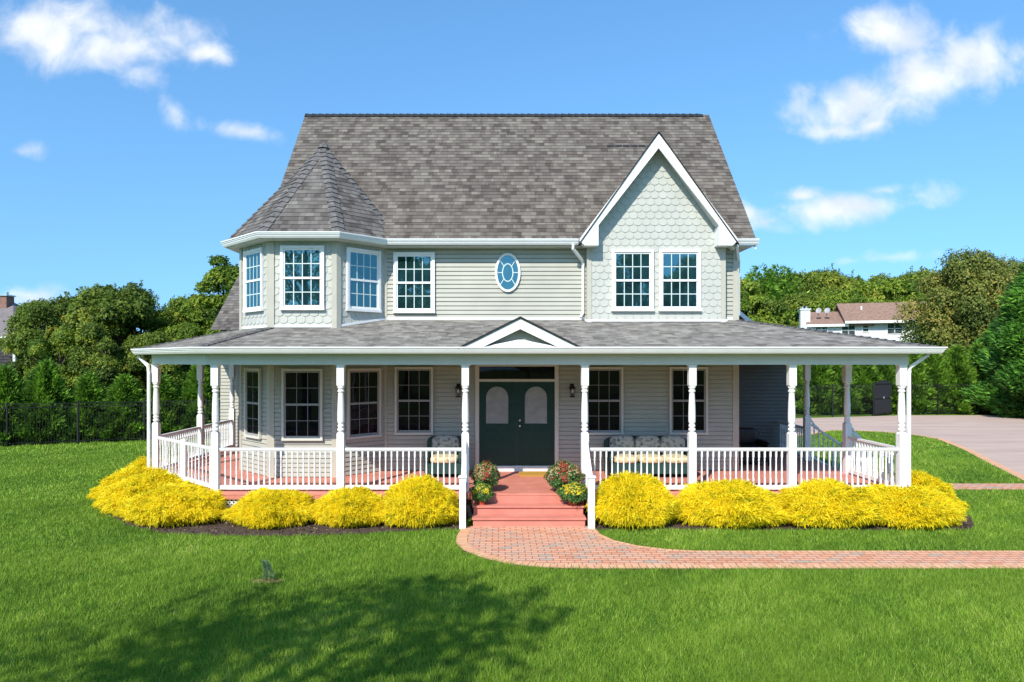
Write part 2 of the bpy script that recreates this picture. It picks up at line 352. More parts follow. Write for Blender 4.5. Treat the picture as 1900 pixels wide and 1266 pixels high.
    def sweep(s, prof, path, z=0, closed=False):   # prof [(out,z)] swept along xy path; out = right-hand side of travel
        P = [Vector((p[0], p[1])) for p in path]; n = len(P); rings = []
        for i in range(n):
            def nrm(a, b): d = (b-a).normalized(); return Vector((d.y, -d.x))
            if 0 < i < n-1: n1 = nrm(P[i-1], P[i]); n2 = nrm(P[i], P[i+1]); mm = (n1+n2).normalized(); mm = mm/max(.3, mm.dot(n1))
            elif i == 0: mm = nrm(P[0], P[1])
            else: mm = nrm(P[-2], P[-1])
            rings.append([(P[i].x+mm.x*o, P[i].y+mm.y*o, z+h) for o, h in prof])
        k = len(prof); vs = [v for r in rings for v in r]
        fs = [(i*k+j, i*k+(j+1) % k, (i+1)*k+(j+1) % k, (i+1)*k+j) for i in range(n-1) for j in range(k)]
        fs += [tuple(range(k))[::-1], tuple(range((n-1)*k, n*k))]
        s.raw(vs, fs)
    def build(s, name, mat, parent=None, smooth=False):
        me = bpy.data.meshes.new(name); o0 = org(parent)
        me.from_pydata([(v[0]-o0.x, v[1]-o0.y, v[2]-o0.z) for v in s.v], [], s.f)
        if s.useuv:
            l = me.uv_layers.new(name='UVMap'); i = 0
            flat = [c for u in s.uv for p in u for c in p]; l.data.foreach_set('uv', flat)
        for mm in (mat if isinstance(mat, (list, tuple)) else [mat]): me.materials.append(mm)
        if max(s.mi) > 0: me.polygons.foreach_set('material_index', s.mi)
        if smooth: me.polygons.foreach_set('use_smooth', [True]*len(me.polygons))
        me.validate()
        ob = bpy.data.objects.new(name, me); COL.objects.link(ob)
        if parent: ob.parent = parent
        return ob
def put(name, me, parent, loc=(0,0,0), rz=0, scale=None):   # place shared mesh; loc in world
    o = bpy.data.objects.new(name, me); COL.objects.link(o)
    if parent: o.parent = parent
    o.location = Vector(loc)-org(parent); o.rotation_euler = (0, 0, rz)
    if scale: o.scale = scale
    return o
def copy_tree(o, parent=None):
    c = o.copy(); COL.objects.link(c); c.parent = parent
    for ch in list(o.children): copy_tree(ch, c)
    return c
def np_mesh(name, V, F, tint=None, mat=None, smooth=False):
    me = bpy.data.meshes.new(name); V = np.ascontiguousarray(V, dtype=np.float32); F = np.ascontiguousarray(F, dtype=np.int32)
    k = F.shape[1]; me.vertices.add(len(V)); me.vertices.foreach_set('co', V.ravel())
    me.loops.add(F.size); me.loops.foreach_set('vertex_index', F.ravel())
    me.polygons.add(len(F)); me.polygons.foreach_set('loop_start', np.arange(0, F.size, k, dtype=np.int32))
    if tint is not None:
        a = me.attributes.new('tint', 'FLOAT', 'FACE'); a.data.foreach_set('value', np.ascontiguousarray(tint, dtype=np.float32))
    me.update(calc_edges=True)
    if mat: me.materials.append(mat)
    return me
def unit(a): return a/np.maximum(1e-9, np.linalg.norm(a, axis=1, keepdims=True))
def leaves(P, Nn, L, Wd, rng, axis=None):
    """diamond leaves at P facing Nn; returns V,F"""
    n = len(P)
    if axis is None: axis = unit(np.cross(Nn, rng.normal(size=(n, 3))))
    sd = unit(np.cross(Nn, axis)); L = np.broadcast_to(L, (n,))[:, None]; Wd = np.broadcast_to(Wd, (n,))[:, None]
    V = np.stack([P, P+axis*L*.5+sd*Wd*.5, P+axis*L, P+axis*L*.5-sd*Wd*.5], 1).reshape(-1, 3)
    return V, np.arange(4*n).reshape(-1, 4)

# ------------------------------------------------------------------ setting: ground, paths
def poly_sheet(name, pts, z, mat, z0=None):
    b = MB(); b.face([(x, y, z) for x, y in pts])
    if z0 is not None:
        n = len(pts)
        for i in range(n):
            p, q = pts[i], pts[(i+1) % n]; b.face([(p[0], p[1], z0), (q[0], q[1], z0), (q[0], q[1], z), (p[0], p[1], z)])
    o = b.build(name, mat); tag(o, kind='structure'); return o
def arc(cx, cy, r, a0, a1, n=10, ry=None):
    ry = ry or r; return [(cx+r*math.cos(R(a0+(a1-a0)*i/n)), cy+ry*math.sin(R(a0+(a1-a0)*i/n))) for i in range(n+1)]
b = MB(); b.face([(-400,-200,0),(400,-200,0),(400,900,0),(-400,900,0)]); tag(b.build('lawn', M['lawn']), kind='structure')
def hill_z(x, y): return 7.5*math.exp(-((x-55)/55)**2-((y-150)/42)**2)+5*math.exp(-((x+60)/50)**2-((y-160)/40)**2)
b = MB(); nx, ny = 60, 30
for j in range(ny+1):
    for i in range(nx+1):
        x = -200+400*i/nx; y = 75+175*j/ny; b.v.append((x, y, hill_z(x, y)-.06))
for j in range(ny):
    for i in range(nx):
        a = j*(nx+1)+i; b.f.append((a, a+1, a+nx+2, a+nx+1)); b.uv.append([(0,0)]*4); b.mi.append(0)
tag(b.build('hill', M['lawn'], smooth=True), kind='structure')

PATH = [(-.72,13.46),(-.72,13.3),(-.78,12.7),(-.76,12.2),(-.6,11.75),(-.28,11.3),(.15,10.97),(.7,10.78),(1.3,10.72),(30,10.72),(30,11.72),(3.4,11.72),(2.9,11.82),(2.45,12.05),(2.1,12.4),(1.93,12.8),(1.87,13.3),(1.87,13.46)]
poly_sheet('brick_path', PATH, .012, M['pavers'])
def border(name, path, w=.2, z=.016):
    P = [Vector(p) for p in path]; b = MB(); u = 0; offs = []
    # resample
    for i in range(len(P)):
        a = P[max(i-1, 0)]; c = P[min(i+1, len(P)-1)]; d = (c-a).normalized(); offs.append(Vector((d.y, -d.x)))
    for i in range(len(P)-1):
        l = (P[i+1]-P[i]).length; p, q = P[i], P[i+1]; pi, qi = p-offs[i]*w, q-offs[i+1]*w
        b.face([(p.x,p.y,z),(q.x,q.y,z),(qi.x,qi.y,z),(pi.x,pi.y,z)], [(u,.02),(u+l,.02),(u+l,.9),(u,.9)]); u += l
        b.face([(p.x,p.y,0),(q.x,q.y,0),(q.x,q.y,z),(p.x,p.y,z)])
    tag(b.build(name, M['border']), kind='structure')
border('path_border', PATH[1:10])
border('path_border', PATH[10:16], .12)
# driveway
DR = [(14.6,18.0),(14.35,18.7),(14.1,20.0),(13.8,21.8),(13.6,24.0),(14.0,26.5),(15.2,29),(16.0,30.6),(16.0,31.6),(15.2,31.9),(14.1,30.8),(13,29.8),(10,28),(10,60)]
DRV = [(40,10),(17.5,14.2),(15.6,16.5),(14.25,18.5),(13.0,20.9),(12.35,23.0),(12.35,25.8),(13.1,28.3),(14.2,30.6),(15.0,31.3),(15.4,31.5),(15.0,31.7),(14.0,31.2),(12.8,29.8),(11.5,29.5),(6,29.5),(6,39.2),(16.5,38.6),(21,39.9),(24,40.5),(60,40.6),(60,10)]
EDGE = [(40,10),(22,11.5),(18.2,14.4),(14.25,18.55),(14.3,22.4),(15.0,26.0),(15.7,28.5),(15.9,30.0),(15.95,31.0),(15.4,31.55),(14.2,31.3),(13.2,30.3),(12.5,29.8),(6,29.5)]
def g(px, py):     # ground point measured on the photograph -> metres (used only to survey the ground plan)
    D = 1267*3.29/(py-668); return ((px-925)*D/1267, D)
EDGE = [(45,13),(24,13.2)]+[g(1990,945),g(1900,893),g(1834,860),g(1790,836),g(1738,815),g(1685,806.5),g(1630,802),g(1569,799.5),g(1539,800.5),g(1506,807),g(1478,810),g(1430,814)]
DRV = EDGE+[(8,39.0),(16.8,38.4),(20.5,39.4),(24,40.4),(60,40.6),(60,13)]
poly_sheet('driveway', DRV, .010, M['drive'])
border('driveway_border', EDGE[::-1], .28, .016)
SP = [(9.9,17.2),(14.7,17.2),(14.1,18.1),(9.9,18.1)]
SP = [(9.9,17.25),(g(1900,909)[0]+1.6,17.25),(g(1900,899)[0]+.3,18.1),(9.9,18.1)]
poly_sheet('side_path', SP, .013, M['pavers'])
BEDL = [g(845,983),g(760,986),g(640,993),g(500,996),g(400,994),g(300,990),g(235,975),g(195,952),g(172,925),(-9.6,17.5),(-9.3,21.5),(-6,21.5),(-6,14.3),(-.75,14.3),(-.75,13.3)]
BEDR = [(1.93,13.2),g(1300,983),g(1700,984),g(1800,983),g(1808,978),g(1800,960),(9.75,15.6),(9.6,16.9),(8,16.9),(8,14.3),(1.9,14.3)]
poly_sheet('mulch_bed', BEDL, .020, M['mulch'], 0); poly_sheet('mulch_bed', BEDR, .020, M['mulch'], 0)

def inpoly(x, y, poly):
    c = np.zeros(len(x), bool); n = len(poly)
    for i in range(n):
        x0, y0 = poly[i]; x1, y1 = poly[(i+1) % n]
        if y0 == y1: continue
        t = ((y0 > y) != (y1 > y)) & (x < (x1-x0)*(y-y0)/(y1-y0)+x0); c ^= t
    return c
def nz2(x, y, seed, sc):   # cheap smooth noise
    r = np.random.default_rng(seed); v = 0
    for i in range(6):
        a = r.uniform(0, 6.28); f = sc*r.uniform(.6, 2.2); v = v+np.sin((x*math.cos(a)+y*math.sin(a))*f+r.uniform(0, 6.28))
    return v/6
def grass():
    rng = np.random.default_rng(3)
    xs, ys, hs, ws = [], [], [], []
    for (y0, y1, dens, h, w) in [(6.0,8.5,5200,.062,.0062),(8.5,11.5,3600,.062,.0075),(11.5,16,1700,.06,.0105),(16,24,620,.062,.018),(24,34,260,.065,.032)]:
        xm = y1*.80+1.5; n = int((y1-y0)*2*xm*dens); n = min(n, 380000)
        y = rng.uniform(y0, y1, n); x = rng.uniform(-xm, xm, n); ok = np.abs(x) < y*.80+1.2
        x, y = x[ok], y[ok]; xs.append(x); ys.append(y); hs.append(np.full(len(x), h)); ws.append(np.full(len(x), w))
    x, y, h, w = map(np.concatenate, (xs, ys, hs, ws))
    shr = lambda P: P
    bad = inpoly(x, y, PATH) | inpoly(x, y, DRV) | inpoly(x, y, SP) | inpoly(x, y, BEDL) | inpoly(x, y, BEDR) | ((x > -8.4) & (x < 9.8) & (y > 14.05+np.maximum(0, -(x+6))) & (y < 30)) | ((y > 13.1) & (x > -.8) & (x < 1.95)&(y<14.2))
    rr = np.hypot((x+3.45)/.24, (y-10.15)/.12); bad |= (rr < 1) & (rng.random(len(x)) < .8)
    x, y, h, w = x[~bad], y[~bad], h[~bad], w[~bad]; n = len(x)
    cl = nz2(x, y, 5, 5.0); cl2 = nz2(x, y, 9, 1.1)
    h = h*rng.uniform(.4, 1.35, n)*(1+.4*cl+.35*nz2(x, y, 31, 16.0))
    a = rng.uniform(0, 2*np.pi, n); lean = rng.uniform(.1, .9, n)*h; la = rng.uniform(0, 2*np.pi, n)+cl*1.5
    P = np.stack([x, y, np.full(n, .0)], 1); sd = np.stack([np.cos(a), np.sin(a), 0*a], 1)*w[:, None]*.5
    T = P+np.stack([np.cos(la)*lean, np.sin(la)*lean, h], 1)
    V = np.stack([P-sd, P+sd, T], 1).reshape(-1, 3); F = np.arange(3*n).reshape(-1, 3)
    cl3 = nz2(x, y, 17, 14.0); t = np.clip(.42+.26*cl2+.18*cl+.16*cl3+rng.normal(0, .20, n), 0, 1); t[rng.random(n) < .015] = 1
    o = bpy.data.objects.new('grass', np_mesh('grass', V, F, t, M['grass'])); COL.objects.link(o)
    tag(o, 'short mown green turf grass of the lawn around the house', 'grass', kind='stuff')
grass()
def chips():
    rng = np.random.default_rng(12); n = 26000
    x = rng.uniform(-10, 10, n); y = rng.uniform(12.6, 17, n)
    ok = inpoly(x, y, BEDL) | inpoly(x, y, BEDR); x, y = x[ok], y[ok]; n = len(x)
    P = np.stack([x, y, .022+rng.uniform(0, .02, n)], 1); Nn = unit(np.stack([rng.normal(0,.5,n), rng.normal(0,.5,n), np.ones(n)], 1))
    V, F = leaves(P, Nn, rng.uniform(.03,.09,n), rng.uniform(.012,.03,n), rng)
    o = bpy.data.objects.new('bark_mulch', np_mesh('bark_mulch', V, F, rng.random(n)**1.5, M['chip'])); COL.objects.link(o)
    tag(o, 'loose dark bark mulch chips lying under the yellow shrubs', 'mulch', kind='stuff')
chips()

# ------------------------------------------------------------------ the house
DK = .55                        # deck level
YW, YT = 16.93, 15.95
house = thing('house', (0, 17, 0), 'two storey beige victorian style house with corner turret and white wraparound porch', 'house')

def lap(mb, p0, p1, z0, z1, expo=.107, d=.014, top=None, gap=.019):
    """clapboards on the wall from p0 to p1 (outside on the right hand of travel); top(u)->z optional limit"""
    a = Vector(p0); c = Vector(p1); u = (c-a).normalized(); nn = Vector((u.y, -u.x)); Lw = (c-a).length
    k = 0; z = z0
    while z < z1-1e-4:
        zt = min(z+expo, z1)
        for (ua, ub) in ([(0, Lw)] if top is None else top(z, zt, Lw)):
            A = a+u*ua; B = a+u*ub
            lo = [A+nn*(d+.022), B+nn*(d+.022)]; hi = [A+nn*.022, B+nn*.022]; zg = z+gap
            mb.face([(lo[0].x,lo[0].y,zg),(lo[1].x,lo[1].y,zg),(hi[1].x,hi[1].y,zt),(hi[0].x,hi[0].y,zt)])
            mb.face([(A.x,A.y,zg),(B.x,B.y,zg),(lo[1].x,lo[1].y,zg),(lo[0].x,lo[0].y,zg)])
            mb.face([(A.x,A.y,zt),(B.x,B.y,zt),(hi[1].x,hi[1].y,zt),(hi[0].x,hi[0].y,zt)])
        z = zt
def wallplane(mb, p0, p1, z0, z1): mb.face([(p0[0],p0[1],z0),(p1[0],p1[1],z0),(p1[0],p1[1],z1),(p0[0],p0[1],z1)])
def scales(mb, p0, p1, z0, z1, ok=None, w=.205, h=.165, d=.019):
    a = Vector(p0); c = Vector(p1); u = (c-a).normalized(); nn = Vector((u.y, -u.x)); Lw = (c-a).length
    rows = int((z1-z0)/h)+1
    for r in range(rows):
        zb = z0+r*h; off = (r % 2)*w/2
        n = int(Lw/w)+2
        for i in range(n):
            uc = -w/2+off+i*w+w/2
            if uc < -w*.4 or uc > Lw+w*.4: continue
            if ok and not ok(uc, zb+h*.5): continue
            pts = []; rr = w/2*.97
            for t in range(9):
                an = math.pi+math.pi*t/8
                pts.append((uc+rr*math.cos(an), zb+.062+.062*math.sin(an)))
            pts += [(uc+rr, zb+.06+h*.9), (uc-rr, zb+.06+h*.9)]
            pts = [(min(max(q[0], 0), Lw), min(q[1], z1)) for q in pts]
            zt = zb+.06+h*.9
            f = lambda q, e: tuple((a+u*q[0]+nn*(.003+(d-.003)*(max(0,(zt-q[1]))/(zt-zb))*e)).to_tuple())+(q[1],)
            front = [f(q, 1) for q in pts]; back = [f(q, 0) for q in pts]; m = len(pts)
            mb.raw(front+back, [tuple(range(m))]+[(j, m+j, m+j+1, j+1) for j in range(8)])

def clip(poly, v0, v1):
    def half(P, f):
        out = []
        for i in range(len(P)):
            a, c = P[i], P[(i+1) % len(P)]; fa, fc = f(a), f(c)
            if fa >= 0: out.append(a)
            if fa*fc < 0: t = fa/(fa-fc); out.append((a[0]+(c[0]-a[0])*t, a[1]+(c[1]-a[1])*t))
        return out
    P = half(poly, lambda q: q[1]-v0); return half(P, lambda q: v1-q[1]) if P else []
def roof(mb, pts, udir=None, expo=.143, lift=.011, seed=0):
    """pts[0]->pts[1] is the eave; courses of shingles with stepped butt edges"""
    P = [Vector(p) for p in pts]; u = (P[1]-P[0]).normalized(); n = (P[1]-P[0]).cross(P[2]-P[0]).normalized()
    if n.z < 0: n = -n
    v = n.cross(u).normalized(); v = -v if v.z < 0 else v
    q = [((p-P[0]).dot(u), (p-P[0]).dot(v)) for p in P]; vm = max(t[1] for t in q); v0 = 0
    while v0 < vm-1e-3:
        v1 = min(v0+expo, vm); c = clip(q, v0, v1)
        if len(c) >= 3:
            w = [P[0]+u*a+v*b2+n*(lift*(v1-b2)/expo+.002) for a, b2 in c]
            mb.face(w, [(a+seed, min(max(b2, v0+.003), v1-.003)) for a, b2 in c])
            lows = sorted([a for a, b2 in c if abs(b2-v0) < 1e-4])
            if len(lows) >= 2:
                A, B = P[0]+u*lows[0]+v*v0, P[0]+u*lows[-1]+v*v0
                mb.face([A, B, B+n*(lift+.002), A+n*(lift+.002)], [(lows[0]+seed, v0-.02), (lows[-1]+seed, v0-.02), (lows[-1]+seed, v0-.01), (lows[0]+seed, v0-.01)])
        v0 = v1
    return n
def caps(mb, a, b, n1, n2, w=.14, step=.14):
    a = Vector(a); b = Vector(b); d = (b-a).normalized(); L = (b-a).length; k = int(L/step)
    s1 = n1.cross(d).normalized(); s2 = n2.cross(d).normalized()
    up = (n1+n2).normalized()
    # choose directions leading down each slope
    if (s1).dot(up) > 0 or s1.dot(n2) > 0: s1 = -s1
    if s1.dot(n2) > 0: s1 = -s1
    if s2.dot(n1) > 0: s2 = -s2
    for i in range(k):
        p = a+d*(i*step); q = a+d*((i+1)*step+.01)
        lo, hi = .042, .016
        for s_, n_ in ((s1, n1), (s2, n2)):
            A, B = p+up*lo, q+up*hi; Cc, D = q+s_*w+n_*hi, p+s_*w+n_*lo
            mb.face([A, B, Cc, D]); mb.face([p, p+s_*w, D, A]); mb.face([D, Cc, q+s_*w, p+s_*w])

# --- roofs
ER = 6.20; RY = 20.3; RZ = 10.58; EY = 16.55
r = MB()
zc_ = ER+(16.98-EY)*(RZ-ER)/(RY-EY)
n_f = roof(r, [(-5.74,16.98,zc_),(6.25,16.98,zc_),(6.25,RY,RZ),(-5.74,RY,RZ)])
roof(r, [(-5.74,EY,ER),(1.98,EY,ER),(2.40,16.98,zc_-.001),(-5.74,16.98,zc_-.001)]); roof(r, [(5.66,EY,ER),(6.25,EY,ER),(6.25,16.98,zc_-.001),(5.26,16.98,zc_-.001)], seed=11.4)
n_b = roof(r, [(6.25,2*RY-EY,ER),(-5.74,2*RY-EY,ER),(-5.74,RY,RZ),(6.25,RY,RZ)], expo=.4)
main_roof = r.build('roof', M['shingle'], house); main_roof['label'] = 'steep brown and grey shingled main roof'
r = MB()
for x0, x1 in ((-5.74,-5.70),(6.21,6.25)):       # barge boards
    r = MB()
    for s_ in (1, -1):
        Y0 = EY if s_ > 0 else 2*RY-EY
        r.raw([(x, y, z-dz) for dz in (.02,.22) for x in (x0,x1) for (y,z) in ((Y0,ER),(RY,RZ))],
              [(0,1,3,2),(4,6,7,5),(0,4,5,1),(2,3,7,6),(0,2,6,4),(1,5,7,3)])
    r.build('barge_board', M['white'], main_roof)
r = MB(); caps(r, (-5.74,RY,RZ), (6.25,RY,RZ), n_f, n_b, .15, .2); r.build('ridge_cap', M['edge'], main_roof)
r = MB()
for i_ in range(5):
    xa_ = 3.05+.22*i_; dz_ = .143*(i_ % 2)*.0; ya_ = 19.15; za_ = ER+1.168*(ya_-EY); r.face([(xa_,ya_,za_+.022),(xa_+.20,ya_,za_+.022),(xa_+.20,ya_+.075,za_+.0876+.022),(xa_,ya_+.075,za_+.0876+.022)])
r.build('dark_shingle_row', M['edge'], main_roof)
# tower roof
TC = Vector((-4.56, 17.81)); TA = 1.859
def octv(ap, i):
    rr = ap/math.cos(R(22.5)); a = R(-90-22.5+45*i); return (TC.x+rr*math.cos(a), TC.y+rr*math.sin(a))   # i=0 front-left corner, 1 front-right
apex = Vector((TC.x, TC.y, 8.90)); t = MB(); TN = []
EV = [octv(TA+.32, i) for i in range(8)]
for i in range(8):
    p, q = EV[i], EV[(i+1) % 8]; TN.append(roof(t, [(p[0],p[1],ER),(q[0],q[1],ER),apex], seed=i*5.3))
tower_roof = t.build('turret_roof', M['shingle_tower'], house)
for i in (5,6,7,0,1,2):
    t = MB(); p = EV[i]; caps(t, (p[0],p[1],ER), apex-Vector((0,0,.02)), TN[i-1], TN[i], .15, .19); t.build('hip_cap', M['cap'], tower_roof)
t = MB(); t.lathe([(.16,8.80),(.10,8.90),(.03,8.96)], apex.x, apex.y, 8); t.build('finial_cap', M['cap'], tower_roof)
# porch roof
PE = 3.54; SL = .241
PR = [(-8.75,21.5),(-8.75,16.51),(-6.14,13.9),(8.94,13.9),(8.94,20.6)]
t = MB(); zt = PE+3.03*SL
na = roof(t, [(-6.14,13.9,PE),(8.94,13.9,PE),(5.91,16.93,zt),(-4.885,16.93,zt)])
nb = roof(t, [(-8.75,16.51,PE),(-6.14,13.9,PE),(-4.885,16.93,zt),(-5.72,17.765,zt)], seed=3)
nc = roof(t, [(-8.75,21.5,PE),(-8.75,16.51,PE),(-5.72,17.765,zt),(-5.72,21.5,zt)], seed=7)
nd = roof(t, [(8.94,13.9,PE),(8.94,20.6,PE),(5.91,20.6,zt),(5.91,16.93,zt)], seed=9)
porch_roof = t.build('porch_roof', M['shingle_porch'], house)
for p_, q_, m1, m2 in (((-6.14,13.9,PE),(-5.33,15.93,4.035),na,nb), ((-8.75,16.51,PE),(-6.42,17.475,4.10),nb,nc), ((8.94,13.9,PE),(5.91,16.93,zt),na,nd)):
    t = MB(); caps(t, p_, q_, m1, m2, .13, .16); t.build('hip_cap', M['cap'], porch_roof)
# ceiling, beam, gutter of the porch
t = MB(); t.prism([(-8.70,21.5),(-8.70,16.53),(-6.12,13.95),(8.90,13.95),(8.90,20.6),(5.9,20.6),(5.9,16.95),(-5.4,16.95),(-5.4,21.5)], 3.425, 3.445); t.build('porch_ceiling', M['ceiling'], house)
POSTLINE = [(-8.25,21.4),(-8.25,16.45),(-6.02,14.22),(8.40,14.22),(8.40,20.5)]
t = MB(); t.sweep([(-.09,3.19),(.09,3.19),(.09,3.424),(-.09,3.424)], POSTLINE); t.build('porch_beam', M['beam'], house)
GP = [(0,-.135),(.055,-.135),(.085,-.09),(.09,-.062),(.105,-.058),(.108,-.03),(.125,-.026),(.125,0),(.10,0),(.10,-.02),(.0,-.02)]
t = MB(); t.sweep(GP, PR, PE+.015); t.build('gutter', M['white'], porch_roof)
# upper gutters and soffit
UG = [(-6.74,18.8),(EV[7][0],EV[7][1]),(EV[0][0],EV[0][1]),(EV[1][0],EV[1][1]),(EV[1][0]+(EY-EV[1][1]),EY),(1.93,EY)]
t = MB(); t.sweep(GP, UG, ER+.01); t.build('gutter', M['white'], house)
t = MB(); t.sweep(GP, [(5.72,EY),(6.28,EY)], ER+.01); t.build('gutter', M['white'], house)
t = MB(); t.prism([EV[i] for i in range(8)], 6.055, 6.075)
t.box(-2.9,2.15,EY+.01,YW+.02,6.05,6.07); t.build('soffit', M['soffit'], house)
t = MB(); t.box(5.55,6.2,EY+.01,YW+.02,6.05,6.07); t.box(5.9,6.2,EY+.012,24,6.051,6.069); t.build('soffit', M['soffit'], house)

# --- walls
w = MB(); w.cur = 0
wallplane(w, (-5.5,YW), (5.9,YW), 0, 6.1); lap(w, (-5.5,YW), (5.9,YW), DK, 6.08)
BY = 23.65
for (p, q) in (((5.9,YW),(5.9,BY)), ((5.9,BY),(-5.5,BY)), ((-5.5,BY),(-5.5,YW))): wallplane(w, p, q, 0, 6.2)
lap(w, (5.9,YW), (5.9,BY), DK, 6.1); lap(w, (-5.5,BY), (-5.5,YW), DK, 6.1)
def gabtop(z, zt, L): 
    half = (RZ-.15-zt)/1.168; c = RY-YW; return [(max(0, c-half), min(L, c+half))] if half > .02 else []
lap(w, (5.9,YW), (5.9,BY), 6.1, 10.4, top=gabtop); lap(w, (-5.5,BY), (-5.5,YW), 6.1, 10.4, top=gabtop)
for X in (5.895, -5.495): w.face([(X,YW,6.1),(X,BY,6.1),(X,RY,RZ-.12)])
wall = w.build('wall', M['siding'], house)
# turret walls
TV = [octv(TA, i) for i in range(8)]
fac = [(TV[5],TV[6]),(TV[6],TV[7]),(TV[7],TV[0]),(TV[0],TV[1]),(TV[1],TV[2])]
w = MB()
for p, q in fac: wallplane(w, p, q, 0, 6.07); lap(w, p, q, DK, 3.44)
w.build('turret_wall', M['siding'], house)
w = MB()
for p, q in fac:
    a, c = Vector(p), Vector(q); u = (c-a).normalized(); nn = Vector((u.y,-u.x))*.004
    wallplane(w, a+nn, c+nn, 3.44, 6.068); scales(w, a+nn, c+nn, 3.98, 6.06)
w.build('turret_shingle_siding', M['scale'], house)
for i in (6, 7, 0, 1):
    w = MB(); v = Vector(TV[i]); o_ = (v-TC).normalized()
    for sgn in (1, -1):
        nb_ = Vector(TV[(i+sgn) % 8]); e = (nb_-v).normalized(); nn = Vector((e.y,-e.x)); nn = nn if nn.dot(o_) > 0 else -nn
        v2 = v+o_*.048; e2 = v+e*.10+nn*.044; w.raw([(v2.x,v2.y,DK),(e2.x,e2.y,DK),(v.x+e.x*.10,v.y+e.y*.10,DK),(v2.x,v2.y,6.05),(e2.x,e2.y,6.05),(v.x+e.x*.10,v.y+e.y*.10,6.05)], [(0,1,4,3),(1,2,5,4)])
    w.build('corner_board', M['trim_tan'], house)
w = MB(); w.box(5.80,5.95,YW-.044,YW+.1,DK,6.05); w.build('corner_board', M['trim_tan'], house)
w = MB(); w.box(-2.83,-2.76,YW-.044,YW,DK,6.05); w.build('corner_board', M['trim_tan'], house)
# flashing line where upper walls meet the porch roof
w = MB()
def flash(p, q, zp, zq):
    a, c = Vector(p), Vector(q); u = (c-a).normalized(); nn = Vector((u.y,-u.x))
    A, B = a+nn*.035, c+nn*.035
    w.raw([(a.x,a.y,zp),(c.x,c.y,zq),(B.x,B.y,zq),(A.x,A.y,zp),(a.x,a.y,zp+.055),(c.x,c.y,zq+.055),(B.x,B.y,zq+.055),(A.x,A.y,zp+.055)], [(0,1,2,3),(4,7,6,5),(3,2,6,7),(0,3,7,4),(1,5,6,2)])
pz = lambda y: PE+.015+(y-13.9)*SL
flash(TV[0], TV[1], pz(YT), pz(YT)); flash(TV[1], (-2.81,YW), pz(YT), pz(YW)); flash(TV[7], TV[0], 4.055, pz(YT))
flash((-2.8,YW), (2.15,YW), pz(YW), pz(YW)); flash((5.55,YW), (5.92,YW), pz(YW), pz(YW)); flash((2.12,16.68), (5.58,16.68), pz(16.68), pz(16.68))
w.build('flashing', M['white'], house)
# cross gable (dormer)
GX, GZ, GS = 3.83, 8.72, 1.407
YD = 16.68
def gz_(x): return GZ-.16-GS*abs(x-GX)
w = MB(); xl, xr = 2.17, 5.53
w.face([(xl,YD,3.9),(xr,YD,3.9),(xr,YD,gz_(xr)),(GX,YD,gz_(GX)),(xl,YD,gz_(xl))])
w.face([(xl,YD,3.9),(xl,YD,6.4),(xl,YD+.4,6.4),(xl,YD+.4,3.9)]); w.face([(xr,YD,3.9),(xr,YD+.4,3.9),(xr,YD+.4,6.4),(xr,YD,6.4)])
scales(w, (xl,YD-.001), (xr,YD-.001), 4.26, 8.5, ok=lambda u, z: z+.06 < gz_(xl+u)-.02 or False)
w.build('gable_wall', M['scale'], house)
for x0 in (xl-.012, xr-.10): w = MB(); w.box(x0, x0+.112, YD-.032, YD+.1, 3.95, 6.3); w.build('corner_board', M['trim_tan'], house)
fx = lambda px: (px-925)/77.6
fz = lambda py: 3.29+(668-py)/77.6
gl = MB()
left = [(fx(1075.7),fz(443)),(fx(1222),fz(248.5)),(fx(1222),fz(275)),(fx(1110.5),fz(418)),(fx(1110.5),fz(455.5)),(fx(1085),fz(455.5)),(fx(1075.7),fz(447))]
right = [(2*GX-x, z) for x, z in left][::-1]
gl.prism_y(left, 16.32, 16.37); gl.prism_y(right, 16.32, 16.37)
# boxed returns
gl.box(fx(1080), fx(1110.5)-.023, 16.372, YD-.03, fz(455.5)+.004, fz(445)); gl.box(2*GX-fx(1110.5)+.023, 2*GX-fx(1080), 16.372, YD-.03, fz(455.5)+.004, fz(445))
gl.box(fx(1077), fx(1077)+.02, 16.37, 16.56, fz(450), fz(443)); gl.box(fx(1110.5)-.02, fx(1110.5), 16.37, YD-.0, fz(454), fz(420)); gl.box(2*GX-fx(1110.5), 2*GX-fx(1110.5)+.02, 16.37, YD, fz(454), fz(420))
gl.build('gable_rake_trim', M['white'], house)
gs = MB()   # raked soffit under the overhang
for s_ in (-1, 1):
    p0 = (GX, GZ-.17); p1 = (GX+s_*1.85, GZ-.17-1.85*GS)
    gs.raw([(p0[0],16.36,p0[1]),(p1[0],16.36,p1[1]),(p1[0],YD+.02,p1[1]),(p0[0],YD+.02,p0[1]),(p0[0],16.36,p0[1]+.03),(p1[0],16.36,p1[1]+.03),(p1[0],YD+.02,p1[1]+.03),(p0[0],YD+.02,p0[1]+.03)],[(0,1,2,3),(4,7,6,5)])
gs.build('gable_soffit', M['soffit'], house)
gr = MB(); e1 = GX-1.93
roof(gr, [(GX-1.90,18.85,GZ+.02-1.90*GS),(GX-1.90,16.30,GZ+.02-1.90*GS),(GX,16.30,GZ+.02),(GX,18.85,GZ+.02)])
roof(gr, [(GX+1.90,16.30,GZ+.02-1.90*GS),(GX+1.90,18.85,GZ+.02-1.90*GS),(GX,18.85,GZ+.02),(GX,16.30,GZ+.02)])
gable_roof = gr.build('gable_roof', M['shingle'], house)
gr = MB()
for s_ in (-1, 1):
    gr.prism_y([(GX,GZ+.005),(GX+s_*1.92,GZ+.005-1.92*GS),(GX+s_*1.92,GZ+.045-1.92*GS),(GX,GZ+.045)], 16.295, 16.34)
